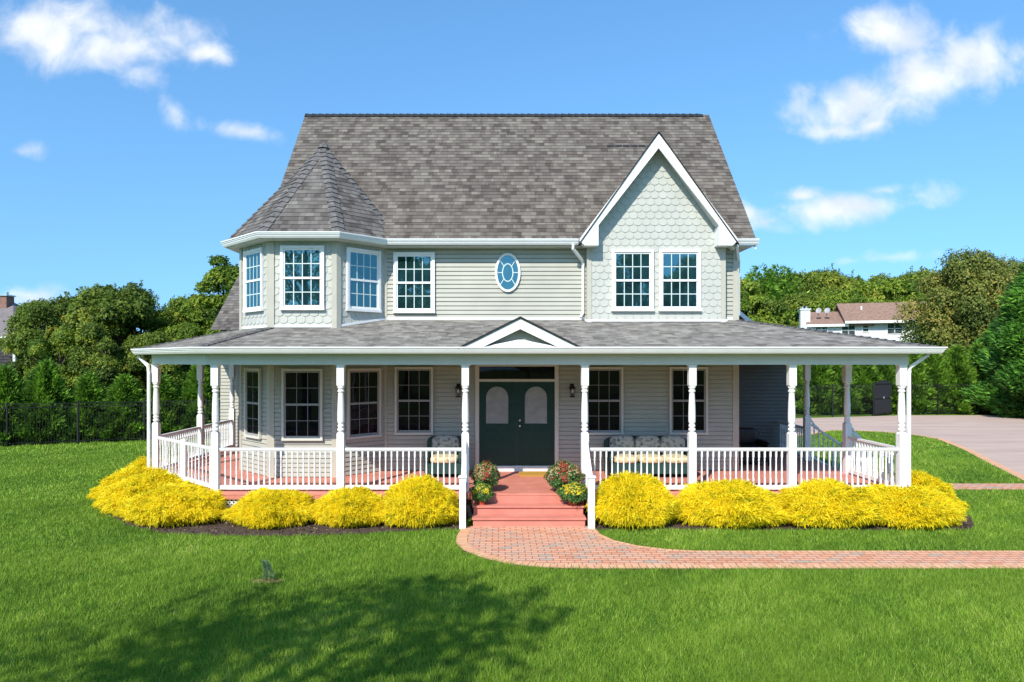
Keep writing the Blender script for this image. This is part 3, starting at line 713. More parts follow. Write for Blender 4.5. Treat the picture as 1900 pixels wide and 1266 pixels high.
gr.build('shingle_edge', M['edge'], gable_roof)
# entry gable on the porch roof
EX, EZ = .44, 4.16; ES = .50; EW = 1.22
gb = MB()
for s_ in (-1, 1):
    pts = [(EX,EZ-.03),(EX+s_*EW,EZ-.03-EW*ES),(EX+s_*(EW-.45),EZ-.03-EW*ES),(EX,EZ-.255)]
    pts = [(EX,EZ-.03),(EX+s_*EW,EZ-.03-EW*ES),(EX+s_*.77,3.545),(EX,EZ-.245)]
    gb.prism_y(pts if s_ > 0 else pts[::-1], 13.82, 13.86)
gb.box(EX-.80,EX+.80,13.84,13.90,3.53,3.56)
entry = gb.build('entry_gable', M['white'], house)
gb = MB(); gb.face([(EX-.85,14.02,3.5),(EX+.85,14.02,3.5),(EX,14.02,EZ-.2)]); 
for i in range(-8, 9):
    x = EX+i*.1; zt2 = EZ-.24-abs(i*.1)*ES
    if zt2 > 3.58: gb.box(x-.006, x+.006, 14.005, 14.02, 3.54, zt2)
gb.build('gable_panel', M['trim_tan'], entry)
gb = MB(); gb.prism_y([(EX-.80,3.545),(EX+.80,3.545),(EX+.05,3.70),(EX-.05,3.70)], 13.87, 13.93); gb.build('gable_infill', M['white'], entry)
gb = MB()
for s_ in (-1, 1):
    pts = [(EX+s_*EW,16.6,EZ-EW*ES),(EX+s_*EW,13.80,EZ-EW*ES),(EX,13.80,EZ),(EX,16.6,EZ)]
    if s_ > 0: pts = [pts[1],pts[0],pts[3],pts[2]]
    roof(gb, pts)
gb.build('gable_roof', M['shingle_porch'], entry)
gb = MB()
for s_ in (-1, 1): gb.prism_y([(EX,EZ-.025),(EX+s_*(EW+.03),EZ-.025-(EW+.03)*ES),(EX+s_*(EW+.03),EZ+.012-(EW+.03)*ES),(EX,EZ+.012)], 13.79, 13.83)
gb.build('shingle_edge', M['edge'], entry)
# wings
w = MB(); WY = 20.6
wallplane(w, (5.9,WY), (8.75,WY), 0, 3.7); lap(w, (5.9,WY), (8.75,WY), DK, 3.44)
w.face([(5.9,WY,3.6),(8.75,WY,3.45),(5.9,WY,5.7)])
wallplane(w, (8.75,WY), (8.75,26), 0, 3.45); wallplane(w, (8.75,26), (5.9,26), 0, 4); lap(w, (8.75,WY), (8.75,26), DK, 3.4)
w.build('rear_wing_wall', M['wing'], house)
w = MB(); roof(w, [(8.95,20.35,3.31),(8.95,26.2,3.31),(5.85,26.2,5.85),(5.85,20.35,5.85)]); rw = w.build('rear_wing_roof', M['shingle'], house)
w = MB(); w.prism_y([(8.95,3.29),(5.88,5.83),(5.88,5.68),(8.95,3.14)], 20.30, 20.36); w.build('barge_board', M['white'], rw)
w = MB(); wallplane(w, (-8.75,21.5), (-5.3,21.5), 0, 4.2); lap(w, (-8.75,21.5), (-5.3,21.5), DK, 4.15)
wallplane(w, (-8.75,25.7), (-8.75,21.5), 0, 4.2); lap(w, (-8.75,25.7), (-8.75,21.5), DK, 4.2); w.face([(-8.75,25.7,4.2),(-8.75,21.5,4.2),(-8.75,23.6,6.05)]); wallplane(w, (-5.3,25.7), (-8.75,25.7), 0, 4.2)
w.build('side_wing_wall', M['siding'], house)
w = MB(); roof(w, [(-9.0,21.3,4.22),(-5.4,21.3,4.22),(-5.4,23.6,6.18),(-9.0,23.6,6.18)]); roof(w, [(-5.4,25.9,4.22),(-9.0,25.9,4.22),(-9.0,23.6,6.18),(-5.4,23.6,6.18)], expo=.3)
w.build('side_wing_roof', M['shingle_tower'], house)

# --- windows (mesh in local XZ, facing -Y, origin bottom centre of casing)
def win_meshes(key, w, h, cas, cols, glass, cmat, smat, gmat, gt=.010):
    def mk(f, nm, mat):
        b_ = MB(); f(b_); me = bpy.data.meshes.new(nm); me.from_pydata(b_.v, [], b_.f); me.materials.append(mat); return me
    H = w/2; mid = h*.50; s_ = .042
    def casing(b_):
        b_.box(-H,-H+cas,-.060,0,cas,h-cas); b_.box(H-cas,H,-.060,0,cas,h-cas); b_.box(-H-.0,H+.0,-.062,0,h-cas,h); b_.box(-H-.01,H+.01,-.075,0,0,cas)
    def sash(b_):
        x = H-cas
        b_.box(-x,-x+s_,-.034,-.002,mid-.02,h-cas); b_.box(x-s_,x,-.034,-.002,mid-.02,h-cas); b_.box(-x+s_,x-s_,-.034,-.002,h-cas-s_,h-cas)
        b_.box(-x,x,-.046,-.002,mid-.025,mid+.025)
        b_.box(-x,-x+s_,-.030,-.002,cas,mid-.025); b_.box(x-s_,x,-.030,-.002,cas,mid-.025); b_.box(-x+s_,x-s_,-.030,-.002,cas,cas+s_*1.3)
    def grille(b_):
        x = H-cas-s_
        for (z0, z1) in ((mid+.025,h-cas-s_),(cas+s_*1.3,mid-.025)):
            for i in range(1, cols): xx = -x+2*x*i/cols; b_.box(xx-gt,xx+gt,-.0275,-.0215,z0,z1)
            zz = (z0+z1)/2; b_.box(-x,x,-.028,-.021,zz-gt,zz+gt)
    def pane(b_):
        x = H-cas-s_*.5; b_.box(-x,x,-.021,-.018,cas+.01,h-cas-.01)
    return dict(window=mk(casing,'window',cmat), sash=mk(sash,'sash',smat), grille=mk(grille,'grille',gmat), pane=mk(pane,'pane',glass))
M['grille_lt'] = paint('pale_grille', (.62,.72,.70), .4, .03)
M['grille_dk'] = paint('dim_grille', (.20,.20,.21), .5, .03)
M['low_case'] = paint('cream_window_trim', (.62,.61,.54), .5, .03)
UP = win_meshes('up', 1.02, 1.50, .062, 4, M['glass_up'], M['white'], M['white'], M['grille_lt'])
LO = win_meshes('lo', .95, 1.67, .05, 3, M['glass_low'], M['low_case'], M['sash_grey'], M['grille_dk'], .008)
LN = win_meshes('ln', .80, 1.67, .05, 2, M['glass_low'], M['low_case'], M['sash_grey'], M['grille_dk'], .008)
UN = win_meshes('un', .96, 1.50, .062, 4, M['glass_up'], M['white'], M['white'], M['grille_lt'])
def window(kit, x, y, z, rz, label=None):
    o = put('window', kit['window'], house, (x, y, z), rz)
    for k in ('sash','grille','pane'):
        c = bpy.data.objects.new(k, kit[k]); COL.objects.link(c); c.parent = o
    if label: o['label'] = label
    return o
def wz(py, Y): return 3.29-(py-668)*Y/1267
def wx(px, Y): return (px-925)*Y/1267
PRJ = .037
window(UP, wx(769,YW), YW-PRJ, wz(581.5,YW), 0)
for px in (1173.2, 1260.6): window(UP, wx(px,YD), YD-.020, wz(578,YD), 0)
for px in (768.7, 1120, 1276.3): window(LO, wx(px,YW), YW-PRJ, wz(806,YW), 0)
zU, zL = wz(576,YT), wz(817,YT)
window(UP, wx(562,YT), YT-.022, zU, 0); window(LO, wx(562,YT), YT-PRJ, zL, 0)
for (i, j, kU, kL) in ((7, 0, UN, LN), (1, 2, UN, LO)):
    p, q = Vector(TV[i]), Vector(TV[j]); mpt = (p+q)/2 if i == 7 else p+(q-p)*.47
    d_ = (q-p).normalized(); nn = Vector((d_.y,-d_.x)); rz = math.atan2(d_.y, d_.x)
    window(kU, mpt.x+nn.x*.024, mpt.y+nn.y*.024, zU, rz); window(kL, mpt.x+nn.x*PRJ, mpt.y+nn.y*PRJ, zL, rz)
p, q = Vector(TV[6]), Vector(TV[7]); mpt = (p+q)/2
window(UN, mpt.x-.024, mpt.y, zU, R(-90)); window(LN, mpt.x-PRJ, mpt.y, zL, R(-90))
# oval window
ox, oz, oa, ob_ = wx(942,YW), wz(506.5,YW), .315, .48
def ring(b_, a0, c0, a1, c1, y0, y1, n=40):
    vs = []
    for i in range(n):
        t_ = 2*math.pi*i/n; cs, sn = math.cos(t_), math.sin(t_)
        vs += [(ox+a0*cs,y0,oz+c0*sn),(ox+a1*cs,y0,oz+c1*sn),(ox+a1*cs,y1,oz+c1*sn),(ox+a0*cs,y1,oz+c0*sn)]
    b_.raw(vs, [(4*i+k, 4*i+(k+1) % 4, 4*((i+1) % n)+(k+1) % 4, 4*((i+1) % n)+k) for i in range(n) for k in range(4)])
b = MB(); ring(b, oa-.055, ob_-.055, oa, ob_, YW-.085, YW-.01); ov = b.build('oval_window', M['white'], house, smooth=False)
b = MB(); b.prism_y([(ox+(oa-.05)*math.cos(2*math.pi*i/40), oz+(ob_-.05)*math.sin(2*math.pi*i/40)) for i in range(40)], YW-.044, YW-.018); b.build('pane', M['glass_up'], ov)
b = MB(); ring(b, .118, .205, .140, .227, YW-.060, YW-.045)
for i in range(8):
    a = R(45*i+ (0)); c0 = (.135*math.cos(a), .222*math.sin(a)); c1 = ((oa-.05)*math.cos(a), (ob_-.05)*math.sin(a))
    b.bar((ox+c0[0],YW-.052,oz+c0[1]), (ox+c1[0],YW-.052,oz+c1[1]+1e-4), .013, .016)
b.build('grille', M['grille_lt'], ov)

# --- front door
dx0, dx1, dz0, dz1 = -.48, 1.39, .68, 2.75
b = MB(); b.box(dx0-.095,dx0,YW-.07,YW,DK,3.19); b.box(dx1,dx1+.095,YW-.07,YW,DK,3.19); b.box(dx0,dx1,YW-.068,YW,dz1,dz1+.065); b.box(dx0-.095,dx1+.095,YW-.072,YW,3.19,3.25); b.box(dx0,dx1,YW-.062,YW,3.125,3.19)
frame = b.build('door_frame', M['low_case'], house)
b = MB(); b.box(dx0-.1,dx1+.1,YW-.16,YW-.0725,DK,dz0-.035); b.box(dx0,dx1,YW-.12,YW,dz0-.033,dz0-.003); b.build('threshold', M['white'], frame)
b = MB(); b.box(dx0,dx1,YW-.046,YW-.016,dz1+.065,3.125); b.build('transom_window', M['glass_low'], frame)
for i, (xa, xb) in enumerate(((dx0,.453),(.459,dx1))):
    b = MB(); b.box(xa,xb,YW-.044,YW-.016,dz0,dz1)
    for (za, zb_) in ((dz0+.12,dz0+.48),(dz0+.56,dz0+.86)):
        for (pa, pb) in ((xa+.13,(xa+xb)/2-.04),((xa+xb)/2+.04,xb-.13)):
            b.box(pa,pb,YW-.052,YW-.040,za,zb_)
    d_ = b.build('front_door', M['green_door'], house)
    cx = (xa+xb)/2-(.02 if i == 0 else -.0); hw = .275; zb0 = dz0+1.035; zc = zb0+.64
    pts = [(cx-hw,zb0),(cx+hw,zb0)]+[(cx+hw*math.cos(R(a)),zc+hw*math.sin(R(a))) for a in range(0, 181, 12)]
    b = MB(); b.prism_y(pts, YW-.0495, YW-.044); b.build('door_glass', M['frost'], d_)
    o2 = [(cx-hw-.035,zb0-.035),(cx+hw+.035,zb0-.035)]+[(cx+(hw+.035)*math.cos(R(a)),zc+(hw+.035)*math.sin(R(a))) for a in range(0, 181, 12)]
    b = MB(); m = len(pts); b.raw([(x,YW-.060,z) for x,z in pts]+[(x,YW-.060,z) for x,z in o2]+[(x,YW-.040,z) for x,z in pts]+[(x,YW-.040,z) for x,z in o2],
        [(k,m+k,m+(k+1)%m,(k+1)%m) for k in range(m)]+[(m+k,3*m+k,3*m+(k+1)%m,m+(k+1)%m) for k in range(m)]+[(k,(k+1)%m,2*m+(k+1)%m,2*m+k) for k in range(m)])
    b.build('glass_moulding', M['green_door'], d_)
    if i == 1:
        for zz in (1.66, 1.80):
            b = MB(); b.tube([(.525,YW-.04,zz),(.525,YW-.075,zz),(.525,YW-.085,zz),(.525,YW-.105,zz),(.525,YW-.115,zz)], [.03,.012,.028,.032,.018], 12); b.build('door_knob' if zz < 1.7 else 'door_lock', M['metal'], d_, smooth=True)

# --- porch deck, stairs
DKP = [(-6.02,14.02),(8.58,14.02),(8.58,20.6),(-5,20.6),(-5,21.5),(-8.42,21.5),(-8.42,16.42)]
b = MB(); b.prism(DKP, DK-.04, DK); deck = b.build('porch_deck', M['deck'], house)
b = MB(); b.sweep([(-.03,DK-.125),(.0,DK-.125),(.0,DK-.045),(-.03,DK-.045)], [(-8.42,21.5),(-8.42,16.42),(-6.02,14.02),(8.58,14.02),(8.58,20.6)]); b.build('deck_fascia', M['deck_edge'], deck)
def lattice(mb, p, q, z0, z1):
    a, c = Vector(p), Vector(q); u = (c-a).normalized(); L = (c-a).length; nn = Vector((u.y,-u.x)); H = z1-z0; sp = .085
    for s_, off in ((1, .0), (-1, .006)):
        k = -int(H/sp)-1
        while k*sp < L+H:
            pts = []
            u0 = k*sp
            ua, ub = (u0, u0+H) if s_ > 0 else (u0+H, u0)
            # strip between (ua,z0) and (ub,z1)
            def lim(ua, za, ub, zb):
                t0, t1 = 0, 1
                du = ub-ua
                if du != 0:
                    ta, tb = (0-ua)/du, (L-ua)/du
                    if ta > tb: ta, tb = tb, ta
                    t0, t1 = max(t0, ta), min(t1, tb)
                return (t0, t1)
            t0, t1 = lim(ua, z0, ub, z1)
            if t1 > t0+.02:
                A = (ua+(ub-ua)*t0, z0+H*t0); B = (ua+(ub-ua)*t1, z0+H*t1); w_ = .019
                P4 = [(A[0]-w_,A[1]),(A[0]+w_,A[1]),(B[0]+w_,B[1]),(B[0]-w_,B[1])]
                mb.face([tuple((a+u*x+nn*off).to_tuple())+(z,) for x, z in P4])
            k += 1
for p, q in (((-8.36,16.44),(-6.0,14.08)),((-6.0,14.08),(-.75,14.08)),((1.85,14.08),(8.5,14.08)),((8.5,14.08),(8.5,20.6)),((-8.36,21.4),(-8.36,16.44))): b = MB(); lattice(b, p, q, .02, DK-.125); b.build('lattice_skirt', M['rail_white'], deck)
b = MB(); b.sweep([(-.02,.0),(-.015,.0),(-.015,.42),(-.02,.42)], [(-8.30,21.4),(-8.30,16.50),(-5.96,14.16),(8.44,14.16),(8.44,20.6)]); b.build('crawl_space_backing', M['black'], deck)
for (ya, yb, zt_) in ((13.72,14.02,.36),(13.42,13.72,.185)):
    b = MB(); b.box(-.52,1.72,ya-.035,yb+.0,zt_-.035,zt_); b.box(-.50,1.70,ya,yb-.002,.0 if zt_ < .2 else .15,zt_-.037)
    b.build('stair_tread', M['deck_edge'], deck)
b = MB(); b.box(-.55,1.75,13.99,14.018,.30,DK-.045); b.build('stair_riser', M['deck_edge'], deck)

# --- posts
def post_mesh():
    b = MB(); s_ = .075; b.box(-s_,s_,-s_,s_,-.12,1.20); T = 1.20
    b.raw([(-s_,-s_,T),(s_,-s_,T),(s_,s_,T),(-s_,s_,T),(-.05,-.05,T+.04),(.05,-.05,T+.04),(.05,.05,T+.04),(-.05,.05,T+.04)], [(0,1,5,4),(1,2,6,5),(2,3,7,6),(3,0,4,7)])
    prof = [(.048,1.22),(.052,1.25),(.070,1.27),(.074,1.29),(.070,1.31),(.052,1.325),(.050,1.335),(.066,1.35),(.070,1.365),(.066,1.38),(.055,1.40),(.072,1.45),(.073,1.60),(.068,1.80),(.058,2.00),(.052,2.06),(.068,2.075),(.072,2.09),(.068,2.105),(.052,2.12),(.052,2.13),(.068,2.15),(.073,2.165),(.068,2.185),(.05,2.20)]
    b.lathe(prof, n=20)
    T = 2.17; b.raw([(-.05,-.05,T),(.05,-.05,T),(.05,.05,T),(-.05,.05,T),(-s_,-s_,T+.04),(s_,-s_,T+.04),(s_,s_,T+.04),(-s_,s_,T+.04)], [(0,1,5,4),(1,2,6,5),(2,3,7,6),(3,0,4,7)])
    b.box(-s_,s_,-s_,s_,T+.04,2.64)
    # small shoulder brackets under the beam
    b.prism_y([(-s_-.035,2.64),(-s_,2.60),(-s_,2.64)], -.06, .06); b.prism_y([(s_,2.60),(s_+.035,2.64),(s_,2.64)], -.06, .06)
    me = bpy.data.meshes.new('porch_post'); me.from_pydata(b.v, [], b.f); me.materials.append(M['rail_white']); return me
PM = post_mesh()
YP = 14.23
posts = [(wx(400,YP),YP),(wx(632.5,YP),YP),(wx(863.5,YP),YP),(wx(1085,YP),YP),(wx(1284,YP),YP),(wx(1469,YP),YP),(8.40,YP),(-8.25,16.45),(-8.25,18.9),(-8.25,21.15),(8.40,16.45),(8.40,18.6)]
for (x, y) in posts: put('porch_post', PM, house, (x, y, DK), R(45) if (x, y) == posts[7] and False else 0)
# --- railings
def bal_mesh():
    b = MB(); s_ = .0165; b.box(-s_,s_,-s_,s_,0,.16); b.box(-s_,s_,-s_,s_,.60,.765)
    b.lathe([(.012,.16),(.020,.18),(.013,.20),(.019,.26),(.017,.38),(.013,.52),(.019,.545),(.012,.565),(.018,.585),(.013,.60)], n=8)
    me = bpy.data.meshes.new('baluster'); me.from_pydata(b.v, [], b.f); me.materials.append(M['rail_white']); return me
BM = bal_mesh()
def railing(p, q, individual=True, zb=DK, mat=None, n=None, dz=0, name='railing', skip=()):
    a, c = Vector((*p, zb)), Vector((*q, zb+dz)); L = (c-a).to_2d().length; d = (c-a)/L
    b = MB(); b.bar(a+Vector((0,0,.885)), c+Vector((0,0,.885)), .07, .045); b.bar(a+Vector((0,0,.853)), c+Vector((0,0,.853)), .045, .022); ra = b.build(name, mat or M['rail_white'], house)
    b = MB(); b.bar(a+Vector((0,0,.085)), c+Vector((0,0,.085)), .05, .08); b.build('bottom_rail', mat or M['rail_white'], ra)
    n = n or max(2, round(L/.119)-1)
    ang = math.atan2(d.y, d.x)
    if individual:
        for i in range(n):
            pt = a+d*(L*(i+1)/(n+1)); o = put('baluster', BM, ra, (pt.x, pt.y, pt.z+.11), ang)
    else:
        b = MB()
        for i in range(n):
            pt = a+d*(L*(i+1)/(n+1)); k = len(b.v); src = BM; cs, sn = math.cos(ang), math.sin(ang)
            b.raw([(pt.x+v.co.x*cs-v.co.y*sn, pt.y+v.co.x*sn+v.co.y*cs, pt.z+.11+v.co.z) for v in src.vertices], [tuple(f.vertices) for f in src.polygons])
        tag(b.build('balusters', mat or M['rail_white'], ra), kind='stuff')
    return ra
def off(p, q, m=.085):
    a, c = Vector(p), Vector(q); d = (c-a).normalized()*m; return (a+d).to_tuple(), (c-d).to_tuple()
railing(*off(posts[0], posts[1])); railing(*off(posts[1], posts[2])); railing(*off(posts[3], posts[4])); railing(*off(posts[4], posts[5])); railing(*off(posts[5], posts[6]))
mid = ((posts[0][0]+posts[7][0])/2, (posts[0][1]+posts[7][1])/2)
railing(*off(posts[7], mid), n=7); railing(*off(mid, posts[0]), n=7)
b = MB(); b.box(mid[0]-.06,mid[0]+.06,mid[1]-.06,mid[1]+.06,DK-.15,DK+.93); b.raw([(mid[0]-.075,mid[1]-.075,DK+.93),(mid[0]+.075,mid[1]-.075,DK+.93),(mid[0]+.075,mid[1]+.075,DK+.93),(mid[0]-.075,mid[1]+.075,DK+.93),(mid[0],mid[1],DK+.975)],[(0,3,2,1),(0,1,4),(1,2,4),(2,3,4),(3,0,4)])
b.build('newel_post', M['rail_white'], house)
railing(*off(posts[7], posts[8]), individual=False); railing(*off(posts[8], posts[9]), individual=False); railing(*off(posts[6], posts[10]), individual=False)
# rear bit of rail, right side behind the stair
railing(*off(posts[11], (8.40,20.55)), individual=False, mat=M['greyrail'])
def newel(x, y, z0, h, w=.062, mat=None):
    b = MB(); b.box(x-w,x+w,y-w,y+w,z0,z0+h); b.box(x-w-.02,x+w+.02,y-w-.02,y+w+.02,z0+h,z0+h+.025)
    b.raw([(x-w,y-w,z0+h+.025),(x+w,y-w,z0+h+.025),(x+w,y+w,z0+h+.025),(x-w,y+w,z0+h+.025),(x,y,z0+h+.06)],[(0,1,4),(1,2,4),(2,3,4),(3,0,4)])
    return b.build('newel_post', mat or M['rail_white'], house)
for x in (-.70, 1.81):
    newel(x, 13.32, .0, 1.0)
    b = MB(); a, c = Vector((x,13.38,.98)), Vector((x,14.16,1.62)); b.bar(a, c, .07, .05)
    ra = b.build('railing', M['rail_white'], house)
    b = MB(); b.bar(a-Vector((0,0,.80)), c-Vector((0,0,.88)), .05, .08); b.build('bottom_rail', M['rail_white'], ra)
    b = MB()
    for i in range(1, 6):
        pt = a+(c-a)*i/6; b.box(pt.x-.0165,pt.x+.0165,pt.y-.0165,pt.y+.0165,pt.z-.82,pt.z-.02)
    tag(b.build('balusters', M['rail_white'], ra), kind='stuff')
# side stairs going down to the right
for i, zt_ in enumerate((.37, .19)):
    b = MB(); b.box(8.58+.28*i,8.58+.28*(i+1)+.02,16.62,18.45,zt_-.035,zt_); b.box(8.58+.28*i,8.58+.28*(i+1),16.64,18.43,0,zt_-.037); b.build('stair_tread', M['deck_edge'], deck)
for y in (16.45, 18.6):
    newel(9.42, y, 0, 1.0, mat=M['greyrail'])
    b = MB(); a, c = Vector((8.47,y,1.56)), Vector((9.37,y,.95)); b.bar(a, c, .06, .05)
    b.tube([(8.47,y,1.72),(8.52,y,1.64),(8.60,y,1.52),(8.72,y,1.42)], .025, 8)
    ra = b.build('railing', M['greyrail'], house); b = MB(); b.bar(a-Vector((0,0,.86)), c-Vector((0,0,.78)), .05, .07); b.build('bottom_rail', M['greyrail'], ra)
    b = MB()
    for i in range(1, 7):
        pt = a+(c-a)*i/7; b.box(pt.x-.015,pt.x+.015,pt.y-.015,pt.y+.015,pt.z-.84,pt.z-.02)
    tag(b.build('balusters', M['greyrail'], ra), kind='stuff')

# --- downspouts
def spout(pts, r=.042, mat='white'):
    b = MB(); b.tube(pts, r, 4); return b.build('downspout', M[mat], house)
spout([(1.80,16.48,6.08),(1.80,16.50,5.98),(2.08,16.84,5.72),(2.08,16.85,5.6),(2.08,16.85,4.45),(2.02,16.76,4.33)])
spout([(5.78,16.50,6.10),(5.78,16.52,6.00),(5.985,16.98,5.70),(5.985,17.02,5.5),(5.985,17.02,4.4)], .038)
spout([(-8.74,16.60,3.42),(-8.72,16.58,3.36),(-8.40,16.36,3.15),(-8.37,16.34,3.0),(-8.37,16.34,.62),(-8.42,16.30,.50),(-8.62,16.12,.42)])
spout([(8.84,14.02,3.42),(8.82,14.03,3.38),(8.55,14.16,3.15),(8.52,14.18,3.0),(8.52,14.18,.70),(8.56,14.14,.60),(8.78,13.98,.52)])
# --- wall lanterns
def lantern(x):
    y = YW-.14; z = wz(727, YW)
    b = MB(); b.box(x-.05,x+.05,YW-.03,YW-.014,z+.02,z+.20); b.tube([(x,YW-.03,z+.12),(x,y+.02,z+.17),(x,y,z+.19)], .012, 6)
    b.lathe([(.02,z+.19),(.035,z+.16),(.085,z+.10),(.085,z+.085)], x, y, 6); b.lathe([(.055,z-.13),(.065,z-.12),(.065,z-.105),(.05,z-.10)], x, y, 6)
    for k in range(6):
        a = math.pi/3*k; b.tube([(x+.055*math.cos(a),y+.055*math.sin(a),z-.11),(x+.072*math.cos(a),y+.072*math.sin(a),z+.09)], .006, 4)
    b.tube([(x,y,z-.10),(x,y,z-.02)], .012, 6)
    o = b.build('wall_lantern', M['black'], house)
    b = MB(); b.lathe([(.012,z-.03),(.03,z-.005),(.033,z+.02),(.02,z+.06),(.01,z+.075)], x, y, 10); b.build('lantern_bulb', M['bulb'], o, smooth=True)
    return o
lantern(wx(1061,YW)); lantern(wx(851,YW))

# ------------------------------------------------------------------ porch furniture
def seat_piece(name, x0, x1, label, cat, n, y0=15.75, y1=16.60, body='wicker', cush='floral_y', back='floral'):
    t_ = thing(name, ((x0+x1)/2,(y0+y1)/2,DK), label, cat)
    b = MB(); b.box(x0+.06,x1-.06,y0+.06,y1-.05,DK+.10,DK+.34)
    for xx in (x0+.05, x1-.05):
        for yy in (y0+.06, y1-.08): b.tube([(xx,yy,DK),(xx,yy,DK+.15)], .028, 8)
    b.build('seat_frame', M[body], t_)
    for s_, xx in ((-1,x0),(1,x1)):
        b = MB(); b.bevbox(min(xx,xx-s_*.13),max(xx,xx-s_*.13),y0,y1-.05,DK+.30,DK+.62,.5); b.box(min(xx-s_*.02,xx-s_*.11),max(xx-s_*.02,xx-s_*.11),y0+.05,y1-.1,DK+.08,DK+.46); b.build('armrest', M[body], t_, smooth=False)
    b = MB(); b.bevbox(x0,x1,y1-.14,y1,DK+.20,DK+.90,.35); b.build('backrest', M[body], t_, smooth=True)
    wd = (x1-x0-.26)/n
    for i in range(n):
        xa = x0+.13+wd*i
        b = MB(); b.bevbox(xa,xa+wd,y0+.02,y1-.16,DK+.33,DK+.49,.45); b.build('seat_cushion', M[cush], t_, smooth=True)
        b = MB(); b.bevbox(xa,xa+wd,y1-.30,y1-.10,DK+.46,DK+.93,.5); b.build('back_cushion', M[back], t_, smooth=True)
    return t_
seat_piece('armchair', wx(790,16.3), wx(862,16.3), 'dark green wicker armchair with tan cushion left of the front door', 'armchair', 1)
seat_piece('sofa', wx(1122,16.3), wx(1283,16.3), 'long dark wicker sofa with three grey floral back cushions under the porch windows', 'sofa', 3)
seat_piece('armchair', 6.15, 7.05, 'black wicker armchair in the shade by the dark recessed wall on the right', 'armchair', 1, 17.6, 18.5, 'black', 'black', 'black')
b = MB(); b.box(wx(963,16.3),wx(1020,16.3),16.05,16.62,DK+.001,DK+.028); tag(b.build('doormat', M['mat']), 'yellow brown coir doormat lying in front of the green double door', 'doormat')

# ------------------------------------------------------------------ potted mums
def mum(x, y, z, rad, h, fl, label, seed, potr=.14, cone=1.0):
    t_ = thing('potted_mum', (x,y,z), label, 'potted plant', 'potted mums flanking the porch steps'); rng = np.random.default_rng(seed)
    b = MB(); b.lathe([(potr*.72,z),(potr*.95,z+.12),(potr*1.06,z+.12),(potr*1.06,z+.15),(potr*.9,z+.15)], x, y, 20); b.build('pot', M['pot'], t_)
    n = 5200; d = unit(rng.normal(size=(n,3))); rr = rng.uniform(.80,1.0,n)**.7*(1+.13*np.sin(d[:,0]*6+seed)*np.sin(d[:,2]*7+seed)+.08*np.sin(d[:,1]*11+seed))
    c = np.array([0,0,.07+h*.5]); P = c+d*rr[:,None]*np.array([rad,rad,h*.5]); P = P[P[:,2] > .04]; d2 = unit(P-c); n = len(P)
    V, F = leaves(P, unit(d2+rng.normal(0,.6,(n,3))), rng.uniform(.035,.065,n), rng.uniform(.018,.032,n), rng)
    o = bpy.data.objects.new('foliage', np_mesh('foliage', V, F, np.clip(rng.random(n),0,1), M['mumleaf'])); COL.objects.link(o); o.parent = t_
    b = MB(); b.bevbox(-rad*.80,rad*.80,-rad*.80,rad*.80,.07+h*.10,.07+h*.88,1.0); me = bpy.data.meshes.new('stems'); me.from_pydata(b.v,[],b.f); me.materials.append(M['mumleaf']); o = bpy.data.objects.new('stems', me); COL.objects.link(o); o.parent = t_
    n = 2600 if fl == 'mumred' else 1300; d = unit(rng.normal(size=(n,3))); d = d[d[:,2] > (-.25 if fl == 'mumred' else .0)]
    keep = (np.sin(d[:,0]*7+seed)+np.sin(d[:,1]*6+2*seed)+d[:,2]*1.6+rng.normal(0,.5,len(d))) > (-1.0 if fl == 'mumred' else -.4); d = d[keep]; n = len(d)
    P = c+d*(1.0+.13*np.sin(d[:,:1]*6+seed)*np.sin(d[:,2:]*7+seed)+.08*np.sin(d[:,1:2]*11+seed)+.04*rng.normal(size=(n,1)))*np.array([rad,rad,h*.5]); Vs = []; Fs = []; k = 0
    for i in range(n):
        nn = Vector(d[i]+rng.normal(0,.25,3)).normalized(); a = nn.orthogonal().normalized(); bb = nn.cross(a); rr2 = rng.uniform(.011,.021)
        Vs += [tuple(Vector(P[i])+(a*math.cos(q)+bb*math.sin(q))*rr2) for q in (0,1.047,2.094,3.1416,4.189,5.236)]; Fs.append(tuple(range(k,k+6))); k += 6
    me = np_mesh('flowers', np.array(Vs), np.array(Fs), np.clip(rng.normal(.55,.3,n)-.5*(np.sin(d[:,0]*5+seed) > .4),0,1), M[fl]); o = bpy.data.objects.new('flowers', me); COL.objects.link(o); o.parent = t_
mum(-.28,14.22,DK,.275,.52,'mumred','potted mum with dark red and pink flowers, upper left of the steps',1)
mum(1.36,14.12,DK,.36,.54,'mumred','larger potted mum with red and pale pink flowers, upper right of the steps',2)
mum(-.335,13.86,.36,.20,.33,'mumyellow','small potted mum with yellow flowers in red pot on left of stair tread',3,.095)
mum(1.50,13.80,.36,.28,.37,'mumyellow','potted mum with yellow buds on right end of stair tread',4,.12)

